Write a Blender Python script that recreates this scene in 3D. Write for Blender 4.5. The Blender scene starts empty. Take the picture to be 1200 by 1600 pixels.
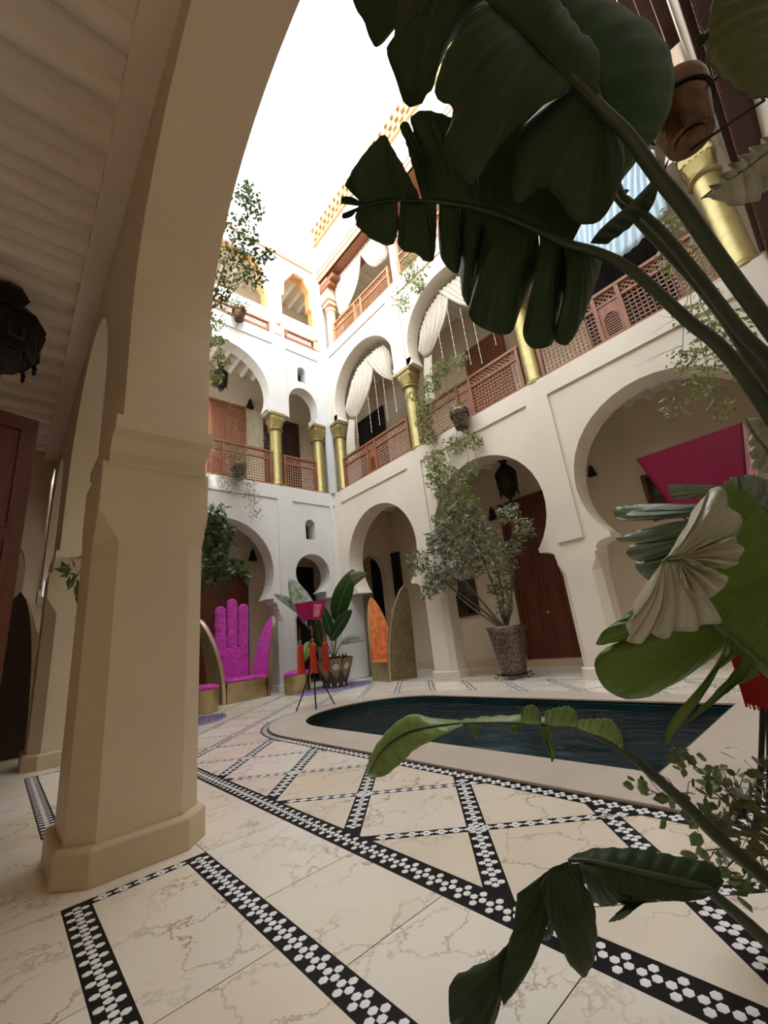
import bpy, bmesh, math, random
from math import sin, cos, pi, radians, sqrt, atan2
from mathutils import Vector, Matrix
from mathutils.geometry import delaunay_2d_cdt
random.seed(7)
S = bpy.context.scene
COL = S.collection

# ------------------------------------------------------------------ camera
cam_d = bpy.data.cameras.new('camera'); cam = bpy.data.objects.new('camera', cam_d); COL.objects.link(cam)
S.camera = cam
cam_d.sensor_fit = 'HORIZONTAL'; cam_d.sensor_width = 36.0
cam_d.lens = 36.0 * 652.609 / 1200.0
cam_d.clip_start = 0.02; cam_d.clip_end = 300
yaw, pitch, roll = radians(90 - 42.7659), radians(16.794), radians(6.47228)
F = Vector((cos(yaw)*cos(pitch), sin(yaw)*cos(pitch), sin(pitch)))
r0 = Vector((sin(yaw), -cos(yaw), 0)); d0 = F.cross(r0)
rt = r0*cos(roll) + d0*sin(roll); dn = -r0*sin(roll) + d0*cos(roll)
m = Matrix((rt, -dn, -F)).transposed().to_4x4(); m.translation = Vector((0, 0, 1.0))
cam.matrix_world = m

# ------------------------------------------------------------------ world, sun, exposure
Wd = bpy.data.worlds.new('sky'); S.world = Wd; Wd.use_nodes = True
bg = Wd.node_tree.nodes['Background']; bg.inputs[0].default_value = (0.90, 0.96, 1.0, 1); bg.inputs[1].default_value = 6.3
sun_d = bpy.data.lights.new('sun', 'SUN'); sun_d.energy = 5.5; sun_d.angle = radians(1.0); sun_d.color = (1.0, 0.90, 0.74)
sun = bpy.data.objects.new('sun', sun_d); COL.objects.link(sun)
sd = Vector((0.22, 0.86, -0.46)).normalized()
sun.rotation_euler = sd.to_track_quat('-Z', 'Y').to_euler()
S.view_settings.view_transform = 'Standard'; S.view_settings.look = 'None'
S.view_settings.exposure = -0.04; S.view_settings.gamma = 1.0; S.view_settings.use_curve_mapping = False
S.cycles.use_denoising = True
S.cycles.max_bounces = 10; S.cycles.diffuse_bounces = 7; S.cycles.glossy_bounces = 4
S.cycles.transmission_bounces = 5; S.cycles.transparent_max_bounces = 6
S.cycles.caustics_reflective = False; S.cycles.caustics_refractive = False
S.cycles.sample_clamp_indirect = 6.0

# ------------------------------------------------------------------ materials
MAT = {}
def new_mat(n):
    m = bpy.data.materials.new(n); m.use_nodes = True; MAT[n] = m
    return m, m.node_tree.nodes, m.node_tree.links, m.node_tree.nodes['Principled BSDF']
def simple(n, c, rough=0.5, metal=0.0, noise=0.0, nscale=5.0, bump=0.0, bscale=40.0, sheen=0.0, spec=0.5, c2=None, stretch=None, coat=0.0):
    m, N, L, P = new_mat(n)
    P.inputs['Roughness'].default_value = rough; P.inputs['Metallic'].default_value = metal
    P.inputs['Base Color'].default_value = (*c, 1); P.inputs['Sheen Weight'].default_value = sheen
    P.inputs['Specular IOR Level'].default_value = spec; P.inputs['Coat Weight'].default_value = coat
    if sheen: P.inputs['Sheen Tint'].default_value = (*[min(1, v*1.5+.1) for v in c], 1)
    if noise or bump:
        tc = N.new('ShaderNodeTexCoord'); mp = N.new('ShaderNodeMapping')
        L.new(tc.outputs['Object'], mp.inputs[0])
        if stretch: mp.inputs['Scale'].default_value = stretch
    if noise:
        t = N.new('ShaderNodeTexNoise'); t.inputs['Scale'].default_value = nscale; t.inputs['Detail'].default_value = 6
        L.new(mp.outputs[0], t.inputs['Vector'])
        r = N.new('ShaderNodeValToRGB'); r.color_ramp.elements[0].position = .3; r.color_ramp.elements[1].position = .7
        a = c2 or tuple(v*(1-noise) for v in c)
        r.color_ramp.elements[0].color = (*a, 1); r.color_ramp.elements[1].color = (*c, 1)
        L.new(t.outputs['Fac'], r.inputs[0]); L.new(r.outputs[0], P.inputs['Base Color'])
    if bump:
        t = N.new('ShaderNodeTexNoise'); t.inputs['Scale'].default_value = bscale; t.inputs['Detail'].default_value = 4
        L.new(mp.outputs[0], t.inputs['Vector'])
        b = N.new('ShaderNodeBump'); b.inputs['Strength'].default_value = bump; b.inputs['Distance'].default_value = .01
        L.new(t.outputs['Fac'], b.inputs['Height']); L.new(b.outputs[0], P.inputs['Normal'])
    return m
simple('plaster', (.76, .695, .60), .55, noise=.10, nscale=.9, bump=.35, bscale=5)
simple('plaster_shaded', (.66, .545, .39), .45, noise=.12, nscale=.9, bump=.3, bscale=5)  # tan tint puts the near arcade's warm shade into the colour
simple('plaster_white', (.69, .69, .68), .6, noise=.06, nscale=1.2, bump=.3, bscale=5)
simple('plaster_gallery', (.68, .58, .44), .6, noise=.10, nscale=1.2, bump=.2, bscale=8)
simple('ceiling_plaster', (.86, .77, .67), .7, noise=.08, nscale=2, bump=.2, bscale=25)
simple('ceiling_pale', (.74, .69, .60), .7, noise=.06, nscale=2, bump=.2, bscale=25)
simple('skirting', (.60, .49, .33), .5, noise=.12, nscale=3)
simple('ochre', (.72, .38, .14), .7, noise=.3, nscale=6, bump=.5, bscale=30)
simple('pink_plaster', (.68, .44, .31), .65, noise=.15, nscale=4, bump=.3)
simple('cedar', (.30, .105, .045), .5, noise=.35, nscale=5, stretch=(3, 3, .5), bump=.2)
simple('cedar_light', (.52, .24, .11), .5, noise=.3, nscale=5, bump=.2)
simple('door_wood', (.15, .035, .015), .4, noise=.4, nscale=4, stretch=(4, 4, .4), bump=.2)
simple('dark_wood', (.05, .022, .014), .45, noise=.3, nscale=5)
simple('lattice_wood', (.42, .25, .18), .5)
simple('brass', (.36, .29, .12), .42, .75, noise=.25, nscale=6, bump=.25, bscale=12)
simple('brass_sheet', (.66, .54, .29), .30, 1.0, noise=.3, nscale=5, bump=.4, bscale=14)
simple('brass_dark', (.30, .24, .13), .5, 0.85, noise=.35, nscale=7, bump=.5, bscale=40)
simple('brass_rim', (.72, .64, .42), .3, 1.0)
simple('iron', (.02, .017, .014), .5, .6)
simple('copper', (.15, .085, .05), .27, 1.0, noise=.55, nscale=9, bump=.4, bscale=22)
simple('tin', (.27, .21, .18), .3, 1.0, noise=.5, nscale=22, bump=1.0, bscale=34, c2=(.06, .04, .035))
simple('velvet_magenta', (.66, .05, .50), .8, sheen=.9, noise=.6, nscale=9, bump=.4, bscale=25, stretch=(1, 1, 2.2))
simple('velvet_orange', (.82, .23, .06), .8, sheen=.8, noise=.5, nscale=8, bump=.4, bscale=25)
simple('tassel_red', (.72, .07, .02), .75, noise=.3, nscale=30, stretch=(6, 6, .3), bump=.8, bscale=60)
simple('tassel_dark', (.40, .012, .008), .75, noise=.3, nscale=30, stretch=(6, 6, .3))
simple('acrylic_pink', (.50, .015, .16), .25, noise=.0, coat=.3)
simple('acrylic_pale', (.80, .32, .50), .35)
simple('rug', (.36, .31, .52), .95, noise=.4, nscale=14, sheen=.4)
simple('black_stone', (.005, .005, .008), .45, spec=.15, noise=.4, nscale=8)
simple('white_stone', (.90, .90, .92), .35, noise=.15, nscale=12)
simple('limestone', (.53, .45, .385), .42, noise=.12, nscale=2.2, bump=.15, bscale=15, stretch=(1, 1, 1))
simple('eave_wood', (.065, .016, .009), .4, noise=.4, nscale=4)
simple('pool_tile', (.01, .075, .09), .3, noise=.7, nscale=1.1, c2=(.008, .008, .008))
simple('curtain', (.60, .54, .46), .85, sheen=.3, noise=.06)
simple('curtain_blue', (.50, .66, .80), .85, sheen=.3)
simple('dark_glass', (.006, .006, .008), .08)
simple('black', (.004, .003, .003), .6)
simple('soil', (.05, .035, .02), .95, noise=.4, nscale=30)
simple('bark', (.20, .15, .10), .85, noise=.4, nscale=20, bump=.5)
simple('bone', (.85, .80, .68), .5)
simple('pot_wood', (.07, .045, .03), .5, noise=.3)
simple('pot_brown', (.22, .15, .09), .55, noise=.3)
simple('gilt', (.60, .40, .17), .6, .0, noise=.35, nscale=9)
simple('stem', (.035, .052, .017), .45, noise=.35, nscale=6)
simple('stem_pale', (.13, .17, .06), .45, noise=.3, nscale=6)
simple('string', (.70, .66, .60), .6)
simple('tar', (.03, .025, .02), .7)
def glow(n, c, s):
    m, N, L, P = new_mat(n); P.inputs['Base Color'].default_value = (*c, 1)
    P.inputs['Emission Color'].default_value = (*c, 1); P.inputs['Emission Strength'].default_value = s
glow('lamp_white', (.85, .92, 1.0), .7)
def leaf_small(n, c, c2, trans=.25):
    m, N, L, P = new_mat(n)
    g = N.new('ShaderNodeNewGeometry'); r = N.new('ShaderNodeValToRGB')
    r.color_ramp.elements[0].color = (*c, 1); r.color_ramp.elements[1].color = (*c2, 1)
    L.new(g.outputs['Random Per Island'], r.inputs[0]); L.new(r.outputs[0], P.inputs['Base Color'])
    P.inputs['Roughness'].default_value = .38
    t = N.new('ShaderNodeBsdfTranslucent'); L.new(r.outputs[0], t.inputs[0])
    x = N.new('ShaderNodeMixShader'); x.inputs[0].default_value = trans
    L.new(P.outputs[0], x.inputs[1]); L.new(t.outputs[0], x.inputs[2])
    L.new(x.outputs[0], N['Material Output'].inputs[0])
leaf_small('leaf_ficus', (.035, .075, .022), (.12, .17, .055))
leaf_small('leaf_grey', (.06, .085, .04), (.36, .38, .24))
leaf_small('leaf_vine', (.13, .17, .05), (.30, .34, .12))
leaf_small('leaf_shrub', (.06, .085, .03), (.20, .25, .09))
def leaf_big(n, c, c2, trans, tc_, rough=.38, vein=34, vs=.3):
    m, N, L, P = new_mat(n)
    uv = N.new('ShaderNodeUVMap'); mp = N.new('ShaderNodeMapping'); mp.inputs['Scale'].default_value = (vein, 1.2, 1)
    L.new(uv.outputs[0], mp.inputs[0])
    t = N.new('ShaderNodeTexNoise'); t.inputs['Scale'].default_value = 1.0; t.inputs['Detail'].default_value = 5; t.inputs['Roughness'].default_value = .6
    L.new(mp.outputs[0], t.inputs['Vector'])
    r = N.new('ShaderNodeValToRGB'); r.color_ramp.elements[0].position = .32; r.color_ramp.elements[1].position = .68
    r.color_ramp.elements[0].color = (*c, 1); r.color_ramp.elements[1].color = (*c2, 1)
    L.new(t.outputs['Fac'], r.inputs[0]); L.new(r.outputs[0], P.inputs['Base Color'])
    P.inputs['Roughness'].default_value = rough; P.inputs['Specular IOR Level'].default_value = .5 if c[0] > .05 else .22
    b = N.new('ShaderNodeBump'); b.inputs['Strength'].default_value = vs; b.inputs['Distance'].default_value = .004
    L.new(t.outputs['Fac'], b.inputs['Height']); L.new(b.outputs[0], P.inputs['Normal'])
    tr = N.new('ShaderNodeBsdfTranslucent'); tr.inputs[0].default_value = (*tc_, 1)
    x = N.new('ShaderNodeMixShader'); x.inputs[0].default_value = trans
    L.new(P.outputs[0], x.inputs[1]); L.new(tr.outputs[0], x.inputs[2]); L.new(x.outputs[0], N['Material Output'].inputs[0])
leaf_big('dark', (.018, .036, .012), (.038, .062, .022), .14, (.05, .12, .015), rough=.5)
leaf_big('green', (.010, .035, .006), (.022, .065, .010), .16, (.04, .13, .01), rough=.5)
leaf_big('fresh', (.10, .17, .025), (.17, .26, .05), .30, (.28, .42, .03))
leaf_big('pale', (.17, .27, .07), (.30, .40, .16), .3, (.40, .52, .10))
leaf_big('olive', (.06, .075, .02), (.10, .11, .035), .15, (.12, .16, .03))
leaf_big('silver', (.34, .33, .21), (.62, .59, .46), .12, (.3, .3, .15), rough=.28, vein=14, vs=1.0)
leaf_big('blue', (.13, .18, .10), (.48, .54, .48), .2, (.15, .25, .05), rough=.35, vein=10, vs=.6)
# marble: each tile gets its own tint and its own cut of the veining
def marble(n, ca, cb, cc, vein=(.20, .11, .06)):
    m, N, L, P = new_mat(n)
    oi = N.new('ShaderNodeObjectInfo'); geo = N.new('ShaderNodeNewGeometry')
    mul = N.new('ShaderNodeVectorMath'); mul.operation = 'SCALE'
    cmb = N.new('ShaderNodeCombineXYZ'); L.new(oi.outputs['Random'], cmb.inputs[0]); L.new(oi.outputs['Random'], cmb.inputs[1]); L.new(oi.outputs['Random'], cmb.inputs[2])
    L.new(cmb.outputs[0], mul.inputs[0]); mul.inputs['Scale'].default_value = 37.0
    add = N.new('ShaderNodeVectorMath'); add.operation = 'ADD'
    L.new(geo.outputs['Position'], add.inputs[0]); L.new(mul.outputs[0], add.inputs[1])
    base = N.new('ShaderNodeValToRGB'); e = base.color_ramp.elements
    e[0].color = (*ca, 1); e[1].color = (*cc, 1); k = e.new(.5); k.color = (*cb, 1)
    n1 = N.new('ShaderNodeTexNoise'); n1.inputs['Scale'].default_value = 2.4; n1.inputs['Detail'].default_value = 10; n1.inputs['Roughness'].default_value = .68
    L.new(add.outputs[0], n1.inputs['Vector'])
    mx = N.new('ShaderNodeMath'); mx.operation = 'MULTIPLY_ADD'; mx.inputs[1].default_value = .55
    L.new(oi.outputs['Random'], mx.inputs[0])
    sc = N.new('ShaderNodeMath'); sc.operation = 'MULTIPLY'; sc.inputs[1].default_value = .8; L.new(n1.outputs['Fac'], sc.inputs[0])
    L.new(sc.outputs[0], mx.inputs[2]); L.new(mx.outputs[0], base.inputs[0])
    # veins: distance to warped cell edges
    warp = N.new('ShaderNodeTexNoise'); warp.inputs['Scale'].default_value = 3.5; warp.inputs['Detail'].default_value = 9; warp.inputs['Roughness'].default_value = .65
    L.new(add.outputs[0], warp.inputs['Vector'])
    wm = N.new('ShaderNodeVectorMath'); wm.operation = 'MULTIPLY_ADD'; wm.inputs[1].default_value = (.55, .55, .55)
    L.new(warp.outputs['Color'], wm.inputs[0]); L.new(add.outputs[0], wm.inputs[2])
    vo = N.new('ShaderNodeTexVoronoi'); vo.feature = 'DISTANCE_TO_EDGE'; vo.inputs['Scale'].default_value = 3.2
    L.new(wm.outputs[0], vo.inputs['Vector'])
    vr = N.new('ShaderNodeValToRGB'); vr.color_ramp.elements[0].position = 0.0; vr.color_ramp.elements[1].position = .032
    vr.color_ramp.elements[0].color = (1, 1, 1, 1); vr.color_ramp.elements[1].color = (0, 0, 0, 1)
    L.new(vo.outputs['Distance'], vr.inputs[0])
    mask = N.new('ShaderNodeTexNoise'); mask.inputs['Scale'].default_value = 2.2; L.new(add.outputs[0], mask.inputs['Vector'])
    mr = N.new('ShaderNodeMapRange'); mr.inputs[1].default_value = .40; mr.inputs[2].default_value = .72; L.new(mask.outputs['Fac'], mr.inputs[0])
    mm = N.new('ShaderNodeMath'); mm.operation = 'MULTIPLY'; L.new(vr.outputs[0], mm.inputs[0]); L.new(mr.outputs[0], mm.inputs[1])
    mix = N.new('ShaderNodeMix'); mix.data_type = 'RGBA'; L.new(mm.outputs[0], mix.inputs['Factor'])
    L.new(base.outputs[0], mix.inputs['A']); mix.inputs['B'].default_value = (*vein, 1)
    L.new(mix.outputs['Result'], P.inputs['Base Color']); P.inputs['Roughness'].default_value = .22
marble('marble', (.60, .46, .30), (.75, .65, .52), (.80, .72, .66))
marble('marble_near', (.64, .52, .38), (.79, .70, .58), (.82, .77, .70))
def water():
    m, N, L, P = new_mat('water')
    P.inputs['Base Color'].default_value = (.16, .30, .33, 1); P.inputs['Transmission Weight'].default_value = 1.0
    P.inputs['Roughness'].default_value = .03; P.inputs['IOR'].default_value = 1.33
    tc = N.new('ShaderNodeTexCoord'); mp = N.new('ShaderNodeMapping'); mp.inputs['Scale'].default_value = (1.0, .55, 1)
    L.new(tc.outputs['Object'], mp.inputs[0])
    t = N.new('ShaderNodeTexNoise'); t.inputs['Scale'].default_value = 3.2; t.inputs['Detail'].default_value = 7; t.inputs['Distortion'].default_value = 1.2
    L.new(mp.outputs[0], t.inputs['Vector'])
    b = N.new('ShaderNodeBump'); b.inputs['Strength'].default_value = 1.0; b.inputs['Distance'].default_value = .6
    L.new(t.outputs['Fac'], b.inputs['Height']); L.new(b.outputs[0], P.inputs['Normal'])
water()

# ------------------------------------------------------------------ mesh helper
class B:
    def __init__(s): s.v = []; s.f = []; s.uv = None
    def quadstrip(s, rows, closed=False, cap=False):
        o = len(s.v); n = len(rows[0])
        for r in rows: s.v += [tuple(p) for p in r]
        for i in range(len(rows)-1):
            for j in range(n if closed else n-1):
                a = o+i*n+j; b = o+i*n+(j+1) % n
                s.f.append((a, b, b+n, a+n))
        if cap:
            s.f.append(tuple(range(o+n-1, o-1, -1))); k = o+(len(rows)-1)*n; s.f.append(tuple(range(k, k+n)))
        return s
    def box(s, x0, x1, y0, y1, z0, z1):
        o = len(s.v)
        s.v += [(x, y, z) for x in (x0, x1) for y in (y0, y1) for z in (z0, z1)]
        s.f += [tuple(o+i for i in q) for q in ((0, 1, 3, 2), (4, 6, 7, 5), (0, 4, 5, 1), (2, 3, 7, 6), (0, 2, 6, 4), (1, 5, 7, 3))]
        return s
    def tube(s, pts, r, n=6, cap=True):
        pts = [Vector(p) for p in pts]; rows = []
        if not isinstance(r, (list, tuple)): r = [r]*len(pts)
        up = Vector((0, 0, 1))
        for i, p in enumerate(pts):
            t = (pts[min(i+1, len(pts)-1)] - pts[max(i-1, 0)])
            if t.length < 1e-9: t = Vector((0, 0, 1))
            t.normalize()
            if i == 0:
                a = t.cross(up)
                if a.length < .1: a = t.cross(Vector((1, 0, 0)))
            else: a = a - t*a.dot(t)
            a.normalize(); b = t.cross(a)
            rows.append([p + (a*cos(2*pi*k/n)+b*sin(2*pi*k/n))*r[i] for k in range(n)])
        return s.quadstrip(rows, True, cap)
    def lathe(s, prof, c=(0, 0, 0), n=20, rot=0, sx=1, sy=1, cap=True):
        rows = [[(c[0]+r*sx*cos(2*pi*k/n+rot), c[1]+r*sy*sin(2*pi*k/n+rot), c[2]+z) for k in range(n)] for r, z in prof]
        return s.quadstrip(rows, True, cap)
    def slab(s, outer, f, d0, d1, holes=()):
        loops = [outer]+list(holes); pts = []; edges = []
        for lp in loops:
            o = len(pts); pts += [Vector(p) for p in lp]; edges += [(o+i, o+(i+1) % len(lp)) for i in range(len(lp))]
        V, _, T, _, _, _ = delaunay_2d_cdt(pts, edges, [], 0, 1e-6)
        tris = []
        for t in T:
            c = sum((V[i] for i in t), Vector((0, 0)))/len(t)
            if inside(c, outer) and not any(inside(c, h) for h in holes): tris.append(t)
        o = len(s.v); n = len(V)
        s.v += [f(p.x, p.y, d0) for p in V]+[f(p.x, p.y, d1) for p in V]
        cnt = {}
        for t in tris:
            s.f.append(tuple(o+i for i in t)); s.f.append(tuple(o+n+i for i in reversed(t)))
            for i in range(len(t)):
                e = (t[i], t[(i+1) % len(t)]); cnt[tuple(sorted(e))] = None if tuple(sorted(e)) in cnt else e
        for e in cnt.values():
            if e: s.f.append((o+e[1], o+e[0], o+n+e[0], o+n+e[1]))
        return s
    def out(s, name, mat, parent=None, smooth=False, fix=True, angle=None, bev=0):
        me = bpy.data.meshes.new(name); me.from_pydata([tuple(p) for p in s.v], [], s.f)
        if s.uv:
            l = me.uv_layers.new(name='UVMap')
            for lp in me.loops: l.data[lp.index].uv = s.uv[lp.vertex_index]
        if fix:
            bm = bmesh.new(); bm.from_mesh(me); bmesh.ops.recalc_face_normals(bm, faces=bm.faces); bm.to_mesh(me); bm.free()
        me.materials.append(MAT[mat])
        if smooth:
            me.polygons.foreach_set('use_smooth', [True]*len(me.polygons))
            me.set_sharp_from_angle(angle=radians(angle or 40))
        o = bpy.data.objects.new(name, me); COL.objects.link(o)
        if parent: o.parent = parent
        if bev:
            bv = o.modifiers.new('b', 'BEVEL'); bv.width = bev; bv.segments = 2; bv.limit_method = 'ANGLE'
        return o
def inside(p, poly):
    x, y = p; r = False; n = len(poly)
    for i in range(n):
        x0, y0 = poly[i]; x1, y1 = poly[(i+1) % n]
        if (y0 > y) != (y1 > y) and x < (x1-x0)*(y-y0)/(y1-y0)+x0: r = not r
    return r
def tag(o, label, cat, group=None, kind=None):
    o['label'] = label; o['category'] = cat
    if group: o['group'] = group
    if kind: o['kind'] = kind
    return o
def thing(name, label, cat, loc=(0, 0, 0), rz=0, group=None):
    o = bpy.data.objects.new(name, None); COL.objects.link(o); o.empty_display_size = .1
    o.location = loc; o.rotation_euler = (0, 0, rz)
    return tag(o, label, cat, group)
def struct(o, label=None):
    o['kind'] = 'structure'
    if label: o['label'] = label
    return o
def copy_tree(src, parent=None):
    c = src.copy(); COL.objects.link(c)
    if parent: c.parent = parent
    for ch in list(src.children): copy_tree(ch, c)
    return c
PX = lambda X, sgn=1: (lambda u, v, d: (X+sgn*d, u, v))      # plane facing -x (sgn=1): u=y v=z d=depth
PY = lambda Y, sgn=1: (lambda u, v, d: (u, Y+sgn*d, v))
def arc(c, zc, rx, rz, zi, n=28):
    s = (zi-zc)/rz
    if s <= -1: th0 = -pi/2
    else: th0 = math.asin(max(-1, min(1, s)))
    if zi < zc-rz*.95: th0 = 0
    p = [(c+rx*cos(t), zc+rz*sin(t)) for t in [pi-th0+(2*th0-pi)*i/n for i in range(n+1)]]
    return p
def stilt(c, zc, rx, rz, zi, n=24):
    return [(c-rx, zi)]+[(c+rx*cos(pi-pi*i/n), zc+rz*sin(pi*i/n)) for i in range(n+1)]+[(c+rx, zi)]
def notch(u0, u1, zi, zt, arches):
    L = [(u0, zi)]
    for a in arches: L += a
    L += [(u1, zi), (u1, zt), (u0, zt)]
    out = []
    for p in L:
        if not out or (abs(p[0]-out[-1][0])+abs(p[1]-out[-1][1])) > 1e-5: out.append(p)
    return out
def rect(u0, u1, v0, v1): return [(u0, v0), (u1, v0), (u1, v1), (u0, v1)]

# ================================================================== SETTING
H1, H2 = 5.60, 10.98          # gallery floors
# ---- right-hand courtyard wall (plane x = 7.45, runs along y)
WR = bpy.data.objects.new('wall_right', None); COL.objects.link(WR); struct(WR, 'cream plaster courtyard wall with three horseshoe arches on each floor')
g = [arc(1.5, 3.24, 1.43, 1.44, 2.33), arc(4.97, 3.22, 1.42, 1.40, 2.33), arc(8.45, 3.22, 1.41, 1.42, 2.33)]
b = B().slab(notch(-.4, 10.35, 2.33, H1, g), PX(7.49), 0, .51)
b.slab(notch(-.4, 10.35, 2.33, H1, [rect2 for rect2 in ([(.0, 2.33), (.0, 5.21), (3.01, 5.21), (3.01, 2.33)], [(3.48, 2.33), (3.48, 5.21), (6.5, 5.21), (6.5, 2.33)], [(6.98, 2.33), (6.98, 5.20), (10.0, 5.20), (10.0, 2.33)])]), PX(7.45), 0, .04)
b.out('lower_arcade', 'plaster', WR)
u = [arc(1.5, 8.65, 1.42, 1.45, 8.05), arc(4.97, 8.60, 1.42, 1.40, 8.05), arc(8.43, 8.65, 1.48, 1.46, 8.05)]
b = B().slab(notch(-.4, 10.35, 8.05, H2, u), PX(7.49), 0, .41)
b.slab(notch(-.4, 10.35, 8.05, H2, [[(.0, 8.05), (.0, 10.52), (3.01, 10.52), (3.01, 8.05)], [(3.48, 8.05), (3.48, 10.52), (6.5, 10.52), (6.5, 8.05)], [(6.98, 8.05), (6.98, 10.60), (10.0, 10.60), (10.0, 8.05)]]), PX(7.45), 0, .04)
b.out('upper_arcade', 'plaster', WR)
# top storey: wood beam, wall strip above, carved cornice
B().box(7.45, 7.95, -.4, 10.35, 14.32, 15.9).out('parapet', 'plaster', WR)
B().box(7.42, 8.3, -.4, 10.2, 14.02, 14.12).out('soffit_board', 'cedar', WR)
B().box(7.40, 7.47, -.4, 10.3, 14.02, 14.14).box(7.41, 7.47, -.4, 10.3, 14.30, 14.36).box(7.43, 7.47, -.4, 10.3, 14.56, 14.6).out('beam_moulding', 'cedar_light', WR)
B().box(7.43, 7.95, -.4, 10.3, 14.12, 14.32).out('beam_face', 'pink_plaster', WR)
b = B().box(7.30, 7.95, -.4, 10.35, 16.62, 16.70).box(7.36, 7.95, -.4, 10.35, 15.86, 15.94).box(7.42, 7.95, -.4, 10.35, 15.9, 16.66)
b.out('cornice', 'gilt', WR)
b = B(); n = 36
for i in range(n):                       # two rows of stepped stalactite niches
    y = -.2+(10.4)*i/n
    b.box(7.30, 7.44, y, y+.15, 16.30, 16.62).box(7.35, 7.44, y+.14, y+.29, 16.12, 16.5).box(7.38, 7.44, y, y+.12, 15.98, 16.24)
struct(b.out('carved_band', 'gilt', WR), 'gilded carved stalactite band under the cornice')
# ---- far courtyard wall (plane y = 10.35, runs along x)
WF = bpy.data.objects.new('wall_far', None); COL.objects.link(WF); struct(WF, 'white plaster courtyard wall with a wide and a narrow arch on each floor')
g = [arc(3.93, 3.08, 1.38, 1.38, 2.33), arc(6.56, 3.03, .575, .58, 2.5)]
n1 = [(6.38, 4.05), (6.38, 4.5)]+[(6.545-.165*cos(pi*i/8), 4.5+.17*sin(pi*i/8)) for i in range(1, 8)]+[(6.71, 4.5), (6.71, 4.05)]
b = B()
o = notch(.93, 7.45, 2.33, H1, [g[0], [(5.75, 2.33), (5.75, 2.5)]+g[1]+[(7.3, 2.5), (7.3, 2.33)]])
o = notch(.93, 7.45, 2.33, H1, [g[0], [(6.56-.40, 2.33)]+[(6.56-.40, 2.5)]+g[1]+[(6.56+.40, 2.5), (6.56+.40, 2.33)]])
b.slab(o, PY(10.39), 0, .51, [n1])
b.slab(notch(.93, 7.45, 2.33, H1, [[(2.4, 2.33), (2.4, 5.19), (5.48, 5.19), (5.48, 2.33)], [(5.96, 2.33), (5.96, 5.17), (7.28, 5.17), (7.28, 2.33)]]), PY(10.35), 0, .04)
b.out('lower_arcade', 'plaster_white', WF)
g = [arc(3.95, 8.62, 1.4, 1.4, 8.05), stilt(6.55, 8.62, .53, .62, 8.0)]
n2 = [(6.40, 9.48), (6.40, 9.9)]+[(6.555-.155*cos(pi*i/8), 9.9+.17*sin(pi*i/8)) for i in range(1, 8)]+[(6.71, 9.9), (6.71, 9.48)]
b = B().slab(notch(.93, 7.45, 8.0, H2, [[(2.6, 8.0), (2.6, 8.05)]+g[0]+[(5.3, 8.05), (5.3, 8.0)], g[1]]), PY(10.39), 0, .41, [n2])
b.slab(notch(.93, 7.45, 8.0, H2, [[(2.4, 8.0), (2.4, 10.56), (5.48, 10.56), (5.48, 8.0)], [(5.96, 8.0), (5.96, 10.56), (7.22, 10.56), (7.22, 8.0)]]), PY(10.35), 0, .04)
b.out('upper_arcade', 'plaster_white', WF)
# top storey of the far wall, set back, with lobed openings
def kf(L): return [(x*1.022, 1+(z-1)*1.022) for x, z in L]
op1 = kf([(5.90, 11.95), (5.90, 12.75), (6.0, 12.85), (6.03, 13.42), (6.45, 14.08), (6.88, 14.05), (7.12, 13.62), (7.10, 12.8), (7.2, 12.7), (7.2, 11.95)])
op2 = kf([(2.7, 11.90), (2.7, 12.6), (2.8, 12.8), (2.8, 13.5), (3.15, 13.9), (4.95, 13.9), (5.25, 13.5), (5.25, 12.8), (5.4, 12.6), (5.4, 11.90)])
B().slab([(.93, H2), (7.45, H2), (7.45, 16.6), (.93, 16.6)], PY(10.58), 0, .35, [op1, op2]).out('top_storey', 'plaster_white', WF)
for op in (op1, op2):
    n = len(op); b = B()
    c = (sum(p[0] for p in op)/n, sum(p[1] for p in op)/n)
    inn = [(c[0]+(p[0]-c[0])*.93, c[1]+(p[1]-c[1])*.96) for p in op]
    b.slab(op, PY(10.66), 0, .26, [inn])
    b.out('opening_lining', 'ochre', WF)
B().box(.93, 7.45, 10.53, 10.6, 14.78, 14.86).out('wood_trim', 'cedar_light', WF)
B().box(.93, 7.45, 10.45, 10.95, 16.6, 16.72).out('coping', 'plaster_white', WF)
B().box(6.3, 6.8, 10.80, 10.84, 3.9, 4.8).box(6.3, 6.8, 10.74, 10.78, 9.3, 10.2).out('niche_dark_sheet', 'black', WF)  # black sheets added in place of the shade inside the niches
# ---- corner pier shared by both walls
b = B().box(7.18, 8.0, 10.02, 10.9, 0, 2.33); struct(b.out('corner_pier', 'plaster_white', WF, bev=.04))
B().box(7.40, 7.9, 10.30, 10.8, 5.2, 16.6).out('corner_pilaster', 'plaster_white', WF)
B().box(7.34, 7.52, 10.22, 10.42, H1, 14.02).out('corner_strip', 'plaster_white', WF)

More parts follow.
